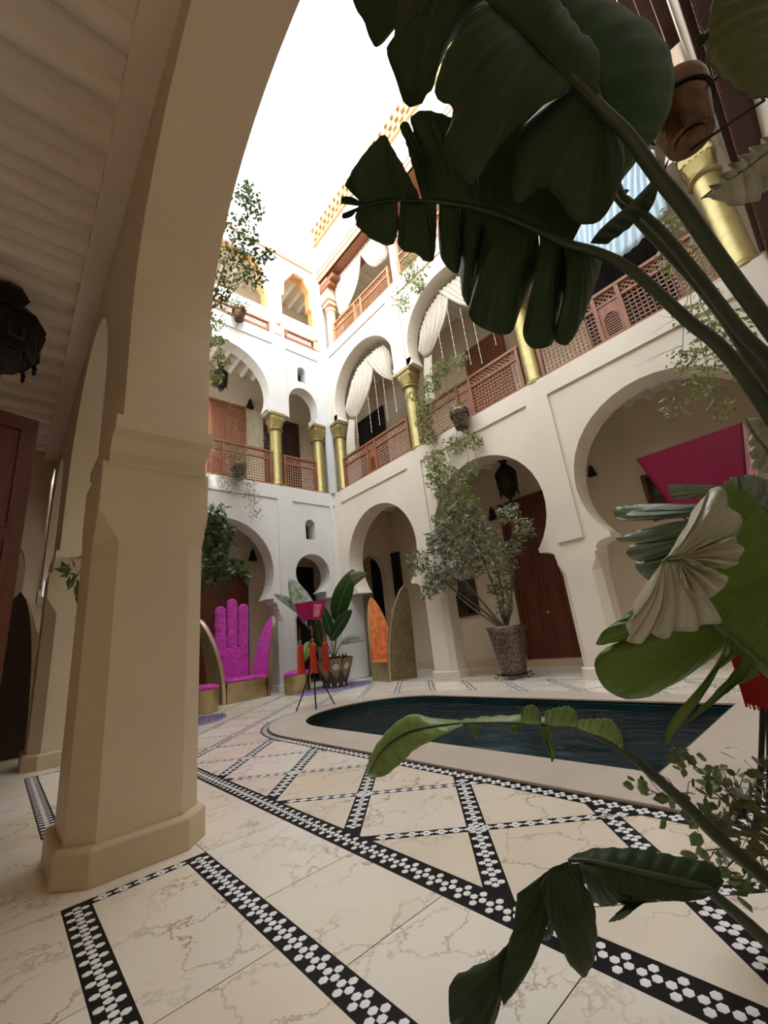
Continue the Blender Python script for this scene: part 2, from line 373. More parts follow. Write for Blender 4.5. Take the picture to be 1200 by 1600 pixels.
# ---- ground floor piers with corbels
def pier(name, cx, cy, tx, ty, zi, spring, mat, along='y', parent=None, ch=.12, stop=1.85, ped=.17, ztop=2.05, label=None):
    r = bpy.data.objects.new(name, None); COL.objects.link(r); r.location = (cx, cy, 0); struct(r, label)
    if parent: r.parent = parent
    def octa(a, b2, c): return [(-a+c, -b2), (a-c, -b2), (a, -b2+c), (a, b2-c), (a-c, b2), (-a+c, b2), (-a, b2-c), (-a, -b2+c)]
    a, b2 = tx/2, ty/2
    rows = [[(x, y, z) for x, y in octa(a, b2, c)] for z, c in ((ped-.01, ch), (stop-.14, ch), (stop-.1, ch-.001), (stop-.05, ch*.75), (stop+.03, ch*.38), (stop+.1, .004), (ztop+.02, .003))]
    B().quadstrip(rows, True, True).out('shaft', mat, r)
    rows = [[(x, y, z) for x, y in octa(a+e, b2+e, ch+e*.4)] for z, e in ((0, .045), (ped-.02, .045), (ped, .03))]
    B().quadstrip(rows, True, True).out('plinth', 'skirting' if parent is None else mat, r, bev=.006)
    w = ty/2 if along == 'y' else tx/2
    t = tx/2 if along == 'y' else ty/2
    s1 = spring; hh = zi-ztop
    prof = [(w+.0, ztop-.0), (w+.01, ztop+.02)]
    prof = [(w+.005, ztop), (w+.03, ztop+.015), (w+.03, ztop+.05)]
    for i in range(7):
        q = i/6; prof.append((w+.02+(s1-.05-w-.02)*(1-cos(q*pi/2))**1.0*1.0, ztop+.05+(hh-.15)*sin(q*pi/2)**1.0 if q < 1 else zi-.10))
    prof += [(s1, zi-.09), (s1, zi)]
    poly = prof+[(-p[0], p[1]) for p in reversed(prof)]
    if along == 'y': f = lambda u_, v_, d: (d, u_, v_)
    else: f = lambda u_, v_, d: (u_, d, v_)
    B().slab(poly, f, -t+.03, t-.03).out('corbel', mat, r)
    return r
for cy, sp in ((6.73, .66), (3.23, .66)):
    pier('trim_1', 7.73, cy, .55, .70, 2.33, sp, 'plaster', parent=WR)
pier('trim_1', 7.73, -.27, .55, .70, 2.33, .66, 'plaster', parent=WR)
for cx, tx in ((5.70, .56), (2.2, .56)):
    pier('trim_1', cx, 10.63, tx, .55, 2.33, .42, 'plaster_white', 'x', parent=WF)
# ---- near arcade: the wall the photographer stands behind
WN = bpy.data.objects.new('wall_near', None); COL.objects.link(WN); struct(WN, 'shade-tinted plaster arcade wall overhead with tall open arches')
g = [stilt(1.1, 3.3, 1.64, 1.50, 2.52), stilt(5.17, 3.3, 1.40, 1.45, 2.52), stilt(8.72, 3.3, 1.10, 1.3, 2.52)]
B().slab(notch(-2.5, 10.35, 2.52, H1, g), PX(.41), 0, .52).out('arcade', 'plaster_shaded', WN)
B().box(.41, .93, -2.5, 10.35, H1, 11.0).out('upper_wall', 'plaster_shaded', WN)
pier('wall_pier', .67, 3.27, .65, .70, 2.52, .53, 'plaster_shaded', ztop=2.25, label='big shade-tinted plaster pillar close to the camera with chamfered corners and a moulded cap')
pier('wall_pier', .67, 7.10, .65, .70, 2.52, .53, 'plaster_shaded', ztop=2.25, label='second shade-tinted pillar of the near arcade, half hidden by the big one')
pier('wall_pier', .67, -1.0, .65, .70, 2.52, .45, 'plaster_shaded', ztop=2.25, label='pillar of the near arcade beside the photographer')
pier('wall_pier', .67, 10.3, .65, .70, 2.52, .45, 'plaster_shaded', ztop=2.25, label='last pillar of the near arcade at the far corner')
# ---- near gallery: back wall, ceiling with plastered beams
B().box(-1.45, -1.3, -2.5, 12.3, 0, 5.6).out('wall_gallery', 'plaster_gallery')['kind'] = 'structure'
B().box(-1.3, .41, -2.6, -2.5, 0, 5.6).out('wall_behind', 'plaster_gallery')['kind'] = 'structure'
CN = struct(B().box(-1.45, .41, -2.5, 12.3, 5.30, 5.6).out('ceiling', 'ceiling_plaster'), 'brownish plaster ceiling of the near gallery with rounded beams')
def beam_mesh(L, w, h, ax):
    prof = [(-w, .0), (-w*.95, -h*.45), (-w*.55, -h*.9), (0, -h), (w*.55, -h*.9), (w*.95, -h*.45), (w, 0)]
    b = B(); n = len(prof)
    rows = [[(s_*L/2, p[0], p[1]) if ax == 'x' else (p[0], s_*L/2, p[1]) for p in prof] for s_ in (-1, 1)]
    return b.quadstrip(rows, True, True)
def beams(parent, mat, ax, lo, hi, zs, start, stop, step, w=.085, h=.11):
    L = hi-lo; first = None; q = start
    while q < stop:
        if first is None:
            o = beam_mesh(L, w, h, ax).out('beam', mat, parent, smooth=True, angle=60); first = o
        else:
            o = first.copy(); COL.objects.link(o); o.parent = parent
        o.location = ((lo+hi)/2, q, zs) if ax == 'x' else (q, (lo+hi)/2, zs)
        q += step
beams(CN, 'ceiling_plaster', 'x', -1.3, .20, 5.302, -2.2, 12.2, .41, .10, .12)
struct(B().box(.2, .41, -2.5, 12.3, 5.12, 5.30).out('ledge', 'ceiling_plaster', CN))
# arch across the near gallery, deep in the shade
B().slab(notch(-1.3, .36, 0, 5.3, [stilt(-.47, 2.9, .62, .75, 0.0)]), PY(9.9), 0, .3).out('trim_2', 'plaster_gallery')['kind'] = 'structure'
# ---- galleries behind the right and far walls
def gallery_shell():
    b = B().box(9.7, 9.85, -.6, 12.6, 0, 15); struct(b.out('wall_back_right', 'plaster_gallery'))
    b = B().box(-1.45, 9.7, 12.3, 12.45, 0, 15); struct(b.out('wall_back_far', 'plaster_gallery'))
    for k, (z0, z1, ca) in enumerate(((5.3, 5.6, 'ceiling_pale'), (10.45, 10.98, 'ceiling_pale'), (14.5, 14.8, 'ceiling_pale'))):
        c = struct(B().box(7.86+.0, 9.7, -.4, 12.3, z0, z1).out('ceiling', ca), 'pale beamed ceiling of the right gallery')
        beams(c, ca, 'x', 8.02, 9.7, z0+.002, -.2, 12.2, .41)
        c = struct(B().box(.93, 7.86, 10.78, 12.3, z0, z1).out('ceiling', ca), 'pale beamed ceiling of the far gallery')
        beams(c, ca, 'y', 10.92, 12.3, z0+.002, 1.2, 7.8, .41)
gallery_shell()
# inner arch seen inside the first right-hand arch
B().slab(notch(7.99, 9.7, 0, 5.3, [stilt(8.85, 3.0, .55, .7, 0.0)]), PY(10.35), 0, .3).out('trim_3', 'plaster_gallery')['kind'] = 'structure'
# small steps at the rear wall foot
B().box(9.45, 9.7, 4.2, 6.3, 0, .14).out('trim_4', 'skirting')['kind'] = 'structure'
B().box(9.66, 9.7, -.4, 12.3, 0, .2).out('baseboard_right', 'skirting')['kind'] = 'structure'
# ---- the side of the house behind the photographer's right shoulder
b = B().box(-1.45, 9.85, -.78, -.6, 0, 16.6) if False else B().box(.93, 9.85, -.78, -.6, 0, 16.5); struct(b.out('wall_south', 'plaster'), 'courtyard wall seen edge-on at the right')

# ================================================================== FLOOR
def ring(cx, cy, r, a0, a1, n): return [(cx+r*cos(a0+(a1-a0)*i/n), cy+r*sin(a0+(a1-a0)*i/n)) for i in range(n+1)]
def pool(off, y0): 
    r = 1.17+off
    return [(4.33+r, y0-off*.9)]+ring(4.33, 5.1, r, 0, pi, 28)+[(4.33-r, y0-off*.9)]
P_w = pool(0, 1.18); P_c = pool(.50, 1.18); P_b = pool(.61, 1.18)
FX = lambda z: (lambda u_, v_, d: (u_, v_, z-d))
floor = struct(B().slab(rect(-1.45, 9.85, -2.6, 12.45), FX(-.0015), 0, .35, [P_w]).out('floor', 'black_stone'), 'black stone ground bands of the marble courtyard floor')
# pool basin, coping, water
POOL = thing('pool', 'dark water pool with one rounded end and a broad pale stone rim', 'pool', (0, 0, 0))
B().slab(P_c, FX(.022), 0, .026, [pool(-.0, 1.18)]).out('coping', 'limestone', POOL, bev=.006)
pb = pool(.08, 1.18); pi_ = pool(-.03, 1.21)
b = B().slab(pool(-.001, 1.181), FX(-.02), 0, .9, [pool(-.03, 1.21)]).slab(pool(-.001, 1.181), FX(-.9), 0, .05)
b.out('basin', 'pool_tile', POOL)
b = B(); pw = pool(-.031, 1.211)
b.slab(pw, FX(-.085), 0, .80); b.out('water', 'water', POOL)['label'] = 'dark rippled pool water'
# marble tiles: constrained Delaunay of tile outlines against the pool border
def tiles(cells, mat, name='marble_tile', cut=None, th=.0017, labels=None):
    pts = []; edges = []; faces = []
    for c in cells:
        o = len(pts); pts += [Vector(p) for p in c]; faces.append(list(range(o, o+len(c))))
    nf = len(faces)
    if cut:
        o = len(pts); pts += [Vector(p) for p in cut]; edges += [(o+i, o+(i+1) % len(cut)) for i in range(len(cut))]
    V, E, T, _, _, OF = delaunay_2d_cdt(pts, edges, faces, 1, 1e-5)
    per = {}
    for t, of in zip(T, OF):
        for k in of:
            if k < nf:
                c = sum((V[i] for i in t), Vector((0, 0)))/len(t)
                if cut and inside(c, cut): continue
                per.setdefault(k, []).append(t); break
    for k, ts in per.items():
        area = sum(abs((V[t[1]]-V[t[0]]).cross(V[t[2]]-V[t[0]]))/2 for t in ts if len(t) == 3)
        if area < .004: continue
        ids = sorted({i for t in ts for i in t}); mp = {i: j for j, i in enumerate(ids)}
        b = B(); n = len(ids); b.v = [(V[i].x, V[i].y, 0.0) for i in ids]+[(V[i].x, V[i].y, -th) for i in ids]
        cnt = {}
        for t in ts:
            b.f.append(tuple(mp[i] for i in t))
            for i in range(len(t)):
                e = (t[i], t[(i+1) % len(t)]); q = tuple(sorted(e)); cnt[q] = None if q in cnt else e
        for e in cnt.values():
            if e: b.f.append((mp[e[1]], mp[e[0]], n+mp[e[0]], n+mp[e[1]]))
        b.out(name, mat, floor, fix=False)
ST = .965; hu, hv = .075, .046
cells = []
def clip(poly, ax, lim, keep_gt):
    out = []; n = len(poly)
    for i in range(n):
        a, b_ = poly[i], poly[(i+1) % n]; ia = (a[ax] > lim) == keep_gt; ib = (b_[ax] > lim) == keep_gt
        if ia: out.append(a)
        if ia != ib:
            t = (lim-a[ax])/(b_[ax]-a[ax]); out.append((a[0]+(b_[0]-a[0])*t, a[1]+(b_[1]-a[1])*t))
    return out
for i in range(-12, 12):
    for j in range(-8, 18):
        ua, ub = 1.65+ST*i+hu, 1.65+ST*(i+1)-hu; va, vb = 4.65+ST*j+hv, 4.65+ST*(j+1)-hv
        q = [((v_-u_)/2, (v_+u_)/2) for u_, v_ in ((ua, va), (ua, vb), (ub, vb), (ub, va))]
        for ax, lim, gt in ((0, 1.57, True), (0, 7.28, False), (1, -.3, True), (1, 10.2, False)):
            if q: q = clip(q, ax, lim, gt)
        if q and len(q) > 2: cells.append([p for p in q])
tiles(cells, 'marble', cut=P_b)
# near walk of large slabs between the main band and the pillars
cells = []
def strip(x0, x1, ys, gap=.002):
    for a, b_ in zip(ys[:-1], ys[1:]): cells.append(rect(x0+gap, x1-gap, a+gap, b_-gap))
strip(.957, 1.43, [-1.4, -.9, -.33, .28, .87, 1.46, 2.06, 2.765])
strip(.957, 1.43, [2.765, 3.4, 3.95])
strip(.957, 1.43, [3.95, 4.55, 5.15, 5.75, 6.42])
strip(.957, 1.43, [6.42, 7.1, 7.7, 8.3, 8.9, 9.5, 10.2])
for (ya, yb, ys) in ((-1.2, 2.705, [-1.1, -.45, .2, .9, 1.73, 2.705]), (3.97, 6.36, [4.03, 4.8, 5.6, 6.36]), (7.8, 10.0, [7.86, 8.6, 9.3, 9.94])):
    strip(.435, .85, ys)
strip(-.28, .328, [-1.2, -.5, .1, .75, 1.35, 1.98, 2.765])
strip(-1.3, -.28, [-2.5, -1.4, -.3, .6, 1.5, 2.4, 3.3, 4.2, 5.1, 6.0, 7.0, 8.0, 9.0, 10, 11, 12.3])
strip(-.28, .957, [2.765, 3.4, 3.95]); strip(-.28, .957, [6.42, 7.1, 7.8]); strip(-.28, .328, [3.95, 4.7, 5.5, 6.42]); strip(-.28, .328, [7.8, 9, 10.2])
strip(.328, .957, [-2.5, -1.2]); strip(-.28, .328, [-2.5, -1.2]); strip(.957, 1.43, [-2.5, -1.4])
tiles(cells, 'marble_near')
cells = []
for k in range(13):
    strip(7.33, 8.5, [-.4+k*.82, -.4+(k+1)*.82]); strip(8.5, 9.7, [-.4+k*.82, -.4+(k+1)*.82])
for k in range(11): cells.append(rect(-.28+k*.69+.002, -.28+(k+1)*.69-.002, 10.27, 12.28))
tiles(cells, 'marble_near')
# ---- white hexagonal inlay of the black bands
hexpos = []
def chain(p0, p1, a, p=.0755, w=1.0):
    p0, p1 = Vector(p0), Vector(p1); d = p1-p0; L = d.length; n = max(1, int(L/p)); d.normalize(); nn = Vector((-d.y, d.x)); ang = atan2(d.y, d.x)
    for k in range(n):
        c = p0+d*(k+.5)*(L/n)
        for s_, q in ((0, a), (0, -a), (-p*.27, 0), (p*.27, 0)):
            r = c+d*s_+nn*q; hexpos.append((r.x, r.y, ang, w))
def chainpoly(P, a, p=.0755):
    for i in range(len(P)-1): 
        if (Vector(P[i+1])-Vector(P[i])).length > .05: chain(P[i], P[i+1], a, p)
chain((1.50, -.6), (1.50, 10.1), .034)
chain((.905, -1.1), (.905, 2.735), .030); chain((.38, -1.1), (.38, 2.735), .030); chain((.44, 2.735), (.85, 2.735), .017, w=.62)
chain((.38, 4.0), (.38, 6.39), .030); chain((.905, 4.0), (.905, 6.39), .030); chain((.44, 6.39), (.85, 6.39), .017, w=.62); chain((.44, 4.0), (.85, 4.0), .017, w=.62)
pbn = pool(.555, 1.18); chainpoly(pbn, .027); chain(pbn[-1], pbn[0], .027)
def seg_clip(fn, lo, hi, step=.02):
    t = lo; cur = None; out = []
    while t <= hi:
        x, y = fn(t); ok = 1.58 < x < 7.27 and -.3 < y < 10.2 and not inside((x, y), P_b)
        if ok and cur is None: cur = t
        if not ok and cur is not None: out.append((cur, t-step)); cur = None
        t += step
    if cur is not None: out.append((cur, hi))
    return out
for i in range(-12, 13):
    uu = 1.65+ST*i
    for a_, b_ in seg_clip(lambda t: (t, t+uu), 1.5, 7.4):
        if b_-a_ > .1: chain((a_, a_+uu), (b_, b_+uu), .027)
for j in range(-8, 18):
    vv = 4.65+ST*j
    for a_, b_ in seg_clip(lambda t: (t, vv-t), 1.5, 7.4):
        if b_-a_ > .1: chain((a_, vv-a_), (b_, vv-b_), .017, w=.62)
def hexa(b, x, y, ang, w, z0=-.0018, z1=.0003):
    o = len(b.v); c, s_ = cos(ang), sin(ang)
    pts = [(.0155*cos(pi/3*k)*(1 if w > .9 else 1.2), .0175*sin(pi/3*k)*w) for k in range(6)]
    for z in (z0, z1): b.v += [(x+px*c-py*s_, y+px*s_+py*c, z) for px, py in pts]
    b.f.append(tuple(o+6+k for k in range(6)))
    for k in range(6): b.f.append((o+k, o+(k+1) % 6, o+6+(k+1) % 6, o+6+k))
Rv = [rt, dn, F]
def seen(x, y):
    v = Vector((x, y, -1.0)); q = (v.dot(rt), v.dot(dn), v.dot(F))
    return q[2] > 0 and abs(q[0]/q[2]) < .92 and abs(q[1]/q[2]) < 1.23
vis = sorted((h for h in hexpos if seen(h[0], h[1])), key=lambda h: h[0]**2+h[1]**2)
single = vis[:296]; ss = set(single)
m1 = m2 = None
for h in single:
    if h[3] > .9:
        if m1 is None: b = B(); hexa(b, 0, 0, 0, 1); o = b.out('hexagon_inlay', 'white_stone', floor, fix=False); m1 = o.data
        else: o = bpy.data.objects.new('hexagon_inlay', m1); COL.objects.link(o); o.parent = floor
    else:
        if m2 is None: b = B(); hexa(b, 0, 0, 0, .62); o = b.out('hexagon_inlay', 'white_stone', floor, fix=False); m2 = o.data
        else: o = bpy.data.objects.new('hexagon_inlay', m2); COL.objects.link(o); o.parent = floor
    o.location = (h[0], h[1], 0); o.rotation_euler = (0, 0, h[2])
b = B()
for h in hexpos:
    if h not in ss: hexa(b, *h)
o = b.out('small_inlay', 'white_stone', floor, fix=False); o['kind'] = 'stuff'

# ================================================================== ARCHITECTURAL THINGS
# ---- brass columns on the first-floor gallery
def brass_column(name, mat, z0, z1, label, capmat=None, r=.185, group=None):
    t = thing(name, label, 'column', (0, 0, 0), group=group); capmat = capmat or mat
    h = z1-z0
    B().lathe([(r*1.25, 0), (r*1.25, .06), (r*1.05, .10), (r, .13), (r*.97, h-.62), (r*.97, h-.52)], n=24).out('shaft', mat, t, smooth=True)
    B().lathe([(r*.98, h-.60), (r*1.22, h-.575), (r*1.28, h-.55), (r*1.22, h-.525), (r*.98, h-.50)], n=24).out('ring', mat, t, smooth=True)
    # capital: round neck flaring to a square block
    rows = []
    for q in range(7):
        k = q/6; z = h-.52+.27*k; half = r*.97+(.215-r*.97)*(k**1.6); e = 2+8*k
        ring_ = []
        for i in range(24):
            a = 2*pi*i/24; c, s_ = cos(a), sin(a); m_ = (abs(c)**e+abs(s_)**e)**(-1/e); ring_.append((half*m_*c, half*m_*s_, z))
        rows.append(ring_)
    B().quadstrip(rows, True, True).out('capital', capmat, t, smooth=True)
    b = B().box(-.215, .215, -.215, .215, h-.26, h-.10).box(-.24, .24, -.24, .24, h-.10, h)
    b.out('abacus', capmat, t, bev=.01)
    b = B()
    for s_ in (-1, 1):
        for k in range(5):
            x = -.19+.08*k
            b.box(x, x+.045, s_*.215-.012, s_*.215+.012, h-.235, h-.135); b.box(s_*.215-.012, s_*.215+.012, x, x+.045, h-.235, h-.135)
    b.out('carving', capmat, t)
    return t
c0 = brass_column('brass_column', 'brass', H1, 8.03, 'brass column right of the corner pilaster on the first floor, beside the draped curtain', 'brass')
c0.location = (7.66, 10.02, H1)
def place_col(loc, label):
    c = copy_tree(c0); c.location = loc; c['label'] = label; return c
place_col((7.66, 6.65, H1), 'brass column between the two draped curtains, hanging plant beside it')
place_col((7.66, 3.24, H1), 'brass column whose capital is hidden by the big hanging leaf')
place_col((7.66, -.17, H1), 'brass column at the far right end, behind the leaf stalks')
place_col((7.14, 10.57, H1), 'brass column left of the corner pilaster, beside the narrow upper arch')
place_col((5.60, 10.57, H1), 'brass column between the wide and the narrow upper arch')
place_col((2.2, 10.57, H1), 'brass column hidden behind the big pillar')
# upper corbels (plaster) above the columns
def ucorbel(cx, cy, along, w0, w1, mat, parent, zt=8.06):
    prof = [(w0, 0), (w0, .06), (w0+.03, .08), (w0+(w1-w0)*.6, .12), (w1, .2), (w1, .28)]
    poly = prof+[(-p[0], p[1]) for p in reversed(prof)]
    f = (lambda u_, v_, d: (cx+d, cy+u_, zt-.03+v_)) if along == 'y' else (lambda u_, v_, d: (cx+u_, cy+d, zt-.03+v_))
    struct(B().slab(poly, f, -.20, .20).out('upper_corbel', mat, parent))
for y, a, c in ((6.70, .24, .37), (3.24, .24, .37), (-.2, .24, .3)): ucorbel(7.69, y, 'y', a, c, 'plaster', WR, 8.03)
ucorbel(7.69, 10.08, 'y', .2, .24, 'plaster', WR, 8.03)
ucorbel(5.64, 10.58, 'x', .24, .36, 'plaster_white', WF, 8.0); ucorbel(7.2, 10.58, 'x', .2, .24, 'plaster_white', WF, 8.0)
# second-floor columns (plastered)
def plaster_column(loc, label, h=3.05):
    t = thing('plaster_column', label, 'column', loc)
    B().lathe([(.2, 0), (.2, .1), (.165, .16), (.155, 1.62), (.155, 1.7)], n=20).out('shaft', 'pink_plaster', t, smooth=True)
    B().lathe([(.16, 1.62), (.2, 1.65), (.21, 1.69), (.2, 1.73), (.16, 1.76)], n=20).out('ring', 'pink_plaster', t, smooth=True)
    b = B().box(-.2, .2, -.2, .2, 1.86, 2.02).box(-.25, .25, -.25, .25, 2.02, 2.2); b.out('capital', 'pink_plaster', t, bev=.02)
    b = B().box(-.21, .21, -.21, .21, 2.2, h); b.out('post', 'pink_plaster', t)
    b = B().box(-.25, .25, -.62, .62, h-.34, h-.17).box(-.25, .25, -.42, .42, h-.5, h-.34); b.out('bracket', 'cedar', t, bev=.01)
    return t
p0 = plaster_column((7.7, 9.98, H2), 'pinkish plaster column with carved bracket in the sunlit top corner')
for y, l in ((6.55, 'pinkish top-floor column right of the striped curtain swag'), (3.2, 'top-floor plaster column behind the big leaf'), (-.1, 'last top-floor plaster column at the right')):
    c = copy_tree(p0); c.location = (7.7, y, H2); c['label'] = l
# ---- balcony railings with turned lattice
def lattice(parent, u0, u1, z0, z1, mat, kind='bead', pitch=.078):
    b = B(); n = max(2, int((u1-u0)/pitch)); m_ = max(2, int((z1-z0)/pitch)); du = (u1-u0)/n; dz = (z1-z0)/m_; r = .011
    if kind == 'bead':
        for i in range(1, n): b.tube([(u0+du*i, 0, z0), (u0+du*i, 0, z1)], r, 3, False)
        for j in range(1, m_): b.tube([(u0, 0, z0+dz*j), (u1, 0, z0+dz*j)], r, 3, False)
        R = .031
        for i in range(1, n):
            for j in range(1, m_):
                x, z = u0+du*i, z0+dz*j; o = len(b.v)
                b.v += [(x-R, 0, z), (x, -R, z), (x+R, 0, z), (x, R, z), (x, 0, z-R), (x, 0, z+R)]
                for k in range(4): b.f += [(o+k, o+(k+1) % 4, o+5), (o+(k+1) % 4, o+k, o+4)]
    else:
        w = z1-z0; k = u0-w
        while k < u1:
            for s_ in (1, -1):
                a = [(k, z0), (k+w, z1)] if s_ > 0 else [(k+w, z0), (k, z1)]
                (xa, za), (xb, zb) = a
                if xa > xb: (xa, za), (xb, zb) = (xb, zb), (xa, za)
                def at(x): return za+(zb-za)*(x-xa)/(xb-xa)
                xa2, xb2 = max(xa, u0), min(xb, u1)
                if xb2-xa2 > .01: b.tube([(xa2, s_*.006, at(xa2)), (xb2, s_*.006, at(xb2))], .013, 4, False)
            k += pitch*1.25
    o = b.out('lattice', 'lattice_wood' if mat == 'cedar' else mat, parent, fix=False); o['kind'] = 'stuff'; return o
def railing(loc, rz, L, h, label, mat='cedar', arches=(), posts=(), low=False, group=None):
    """u runs along local x from 0 to L"""
    t = thing('balcony_railing', label, 'railing', loc, rz, group)
    B().box(0, L, -.035, .035, .0, .09).out('bottom_rail', mat, t)
    B().box(-.01, L+.01, -.05, .05, h-.06, h).out('top_rail', mat, t)
    P_ = [0]+list(posts)+[L-.07]
    if not low: B().box(0, L, -.028, .028, h-.30, h-.25).out('middle_rail', mat, t)
    for p in P_: B().box(p, p+.07, -.045, .045, .0, h).out('post', mat, t)
    for i in range(len(P_)-1):
        a, c = P_[i]+.07, P_[i+1]
        if low: lattice(t, a, c, .09, h-.06, mat); continue
        lattice(t, a, c, h-.25, h-.06, mat, 'cross')
        if i in arches:
            w = c-a; cx = (a+c)/2; hw = w*.34
            hole = [(cx-hw, .13), (cx-hw, .42)]+[(cx-hw*1.08*cos(pi*k/10), .42+hw*1.2*sin(pi*k/10)) for k in range(1, 10)]+[(cx+hw, .42), (cx+hw, .13)]
            B().slab(rect(a, c, .09, h-.30), lambda u_, v_, d: (u_, d, v_), -.015, .015, [hole]).out('arched_panel', mat, t)
            b = B(); k = 0
            zz = .16
            while zz < .42+hw*1.1:
                b.box(cx-hw*.98, cx+hw*.98, -.008, .008, zz, zz+.022); zz += .05
            b.out('slats', mat, t)['kind'] = 'stuff'
        else: lattice(t, a, c, .09, h-.30, mat)
    return t
PI2 = pi/2
railing((7.60, 6.84, H1+.02), PI2, 2.98, 1.06, 'first-floor lattice railing under the curtain next to the corner', arches=(1,), posts=(1.38, 1.76))
railing((7.60, 3.44, H1+.02), PI2, 3.02, 1.06, 'first-floor lattice railing behind the trailing green plant', arches=(1,), posts=(1.28, 1.68))
railing((7.60, .02, H1+.02), PI2, 3.03, 1.06, 'first-floor lattice railing at the right, crossed by thick leaf stalks', arches=(1,), posts=(1.35, 1.78))
railing((2.42, 10.52, H1+.02), 0, 3.0, 1.12, 'first-floor railing of the wide left arch, with a plant bucket hung before it', arches=(1,), posts=(1.15, 1.5))
railing((5.80, 10.52, H1+.02), 0, 1.17, 1.08, 'short first-floor railing under the narrow arch')
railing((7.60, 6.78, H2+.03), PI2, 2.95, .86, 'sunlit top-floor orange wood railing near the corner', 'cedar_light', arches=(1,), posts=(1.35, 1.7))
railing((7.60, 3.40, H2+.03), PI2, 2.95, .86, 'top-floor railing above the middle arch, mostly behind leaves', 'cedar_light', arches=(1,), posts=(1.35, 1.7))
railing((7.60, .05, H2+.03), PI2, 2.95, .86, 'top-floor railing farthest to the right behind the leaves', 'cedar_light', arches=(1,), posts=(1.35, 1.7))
railing((2.3, 10.36, H2+.0), 0, 3.1, .36, 'low lattice railing along the sunlit top ledge behind the copper bucket', 'cedar', low=True)
railing((5.98, 10.36, H2+.0), 0, 1.15, .36, 'short low lattice railing on the sunlit ledge near the corner', 'cedar', low=True)
for x, l in ((5.72, 'stubby pink plaster post between the two low lattice railings'), (7.19, 'stubby pink plaster post where the low railing meets the corner')):
    t = thing('plaster_post', l, 'post', (x, 10.38, H2))
    B().box(-.13, .13, -.07, .09, 0.001, .40).out('shaft', 'pink_plaster', t, bev=.03); B().lathe([(.10, .40), (.12, .43), (.09, .47), (.02, .49)], n=12).out('cap', 'pink_plaster', t, smooth=True)

# ---- doors and windows
cnt_d = [0]; cnt_w = [0]
def door(f, u0, u1, z0, z1, leaves=2, mat='door_wood', frame='cedar', nrow=3, label=None, arch_panels=False):
    cnt_d[0] += 1
    r = bpy.data.objects.new('door_%d' % cnt_d[0], None); COL.objects.link(r); struct(r, label)
    fr = .10; b = B()
    b.slab([(u0-fr, z0), (u0, z0), (u0, z1), (u1, z1), (u1, z0), (u1+fr, z0), (u1+fr, z1+fr), (u0-fr, z1+fr)], f, -.07, 0); b.out('door_frame', mat, r)
    w = (u1-u0)/leaves
    for k in range(leaves):
        a, c = u0+w*k+.006, u0+w*(k+1)-.006
        lf = B().slab(rect(a, c, z0+.01, z1-.01), f, -.045, -.005).out('door_leaf', mat, r)
        hs = [z0+.12+(z1-z0-.2)*q for q in ([0, .42, .58, 1] if nrow == 3 else [0, .5, 1])]
        for q in range(len(hs)-1):
            m_ = .09
            if hs[q+1]-hs[q] > .2:
                pa, pb_ = hs[q]+.04, hs[q+1]-.04
                B().slab(rect(a+m_, c-m_, pa, pb_), f, -.062, -.045, [rect(a+m_+.03, c-m_-.03, pa+.03, pb_-.03)]).out('panel_moulding', mat, lf)
                B().slab(rect(a+m_+.07, c-m_-.07, pa+.07, pb_-.07), f, -.058, -.045).out('door_panel', mat, lf)
    hu_ = u0+w-.07 if leaves == 2 else u1-.1
    B().slab([(hu_+.03*cos(t*pi/4), (z0+1.05)+.03*sin(t*pi/4)) for t in range(8)], f, -.11, -.045).out('door_handle', 'brass_rim', r)
    return r
def window(f, u0, u1, z0, z1, label=None, frame='dark_wood'):
    cnt_w[0] += 1
    r = bpy.data.objects.new('window_%d' % cnt_w[0], None); COL.objects.link(r); struct(r, label)
    B().slab(rect(u0-.07, u1+.07, z0-.07, z1+.07), f, -.06, 0, [rect(u0, u1, z0, z1)]).out('window_frame', frame, r)
    B().slab(rect(u0, u1, z0, z1), f, -.015, -.002).out('pane', 'dark_glass', r)
    b = B(); uc = (u0+u1)/2
    b.slab(rect(uc-.012, uc+.012, z0, z1), f, -.035, -.015); b.slab(rect(u0, u1, (z0+z1)/2-.012, (z0+z1)/2+.012), f, -.034, -.015); b.out('glazing_bars', frame, r)
    return r
fr = PX(9.698); ff = PY(12.298)
door(fr, 4.55, 5.80, .14, 4.0, 2, label='tall dark red double door behind the middle arch')
window(fr, 7.16, 7.86, 1.42, 2.28, 'dark window left of the big tin planter')
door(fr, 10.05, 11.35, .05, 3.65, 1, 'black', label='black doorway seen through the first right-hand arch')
window(fr, 1.55, 2.38, 2.75, 3.6, 'small dark red framed window inside the right arch', 'door_wood')
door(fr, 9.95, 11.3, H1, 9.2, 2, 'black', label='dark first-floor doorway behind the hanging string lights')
door(fr, 4.8, 5.95, H1, 9.0, 2, 'cedar', label='reddish first-floor door behind the middle railing')
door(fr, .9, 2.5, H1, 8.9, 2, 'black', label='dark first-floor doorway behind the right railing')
door(ff, 3.95, 5.3, .05, 3.35, 2, label='dark red panelled door behind the pink hand chair')
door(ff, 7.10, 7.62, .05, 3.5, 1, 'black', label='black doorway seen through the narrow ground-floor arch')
door(ff, 4.1, 5.30, H1, 9.05, 2, 'cedar', label='red-brown first-floor door behind the wide left arch')
door(ff, 6.15, 7.35, H1, 8.95, 2, 'dark_wood', label='dark first-floor door behind the brass column')
door(ff, 2.2, 3.2, H1, 8.9, 2, 'dark_wood')
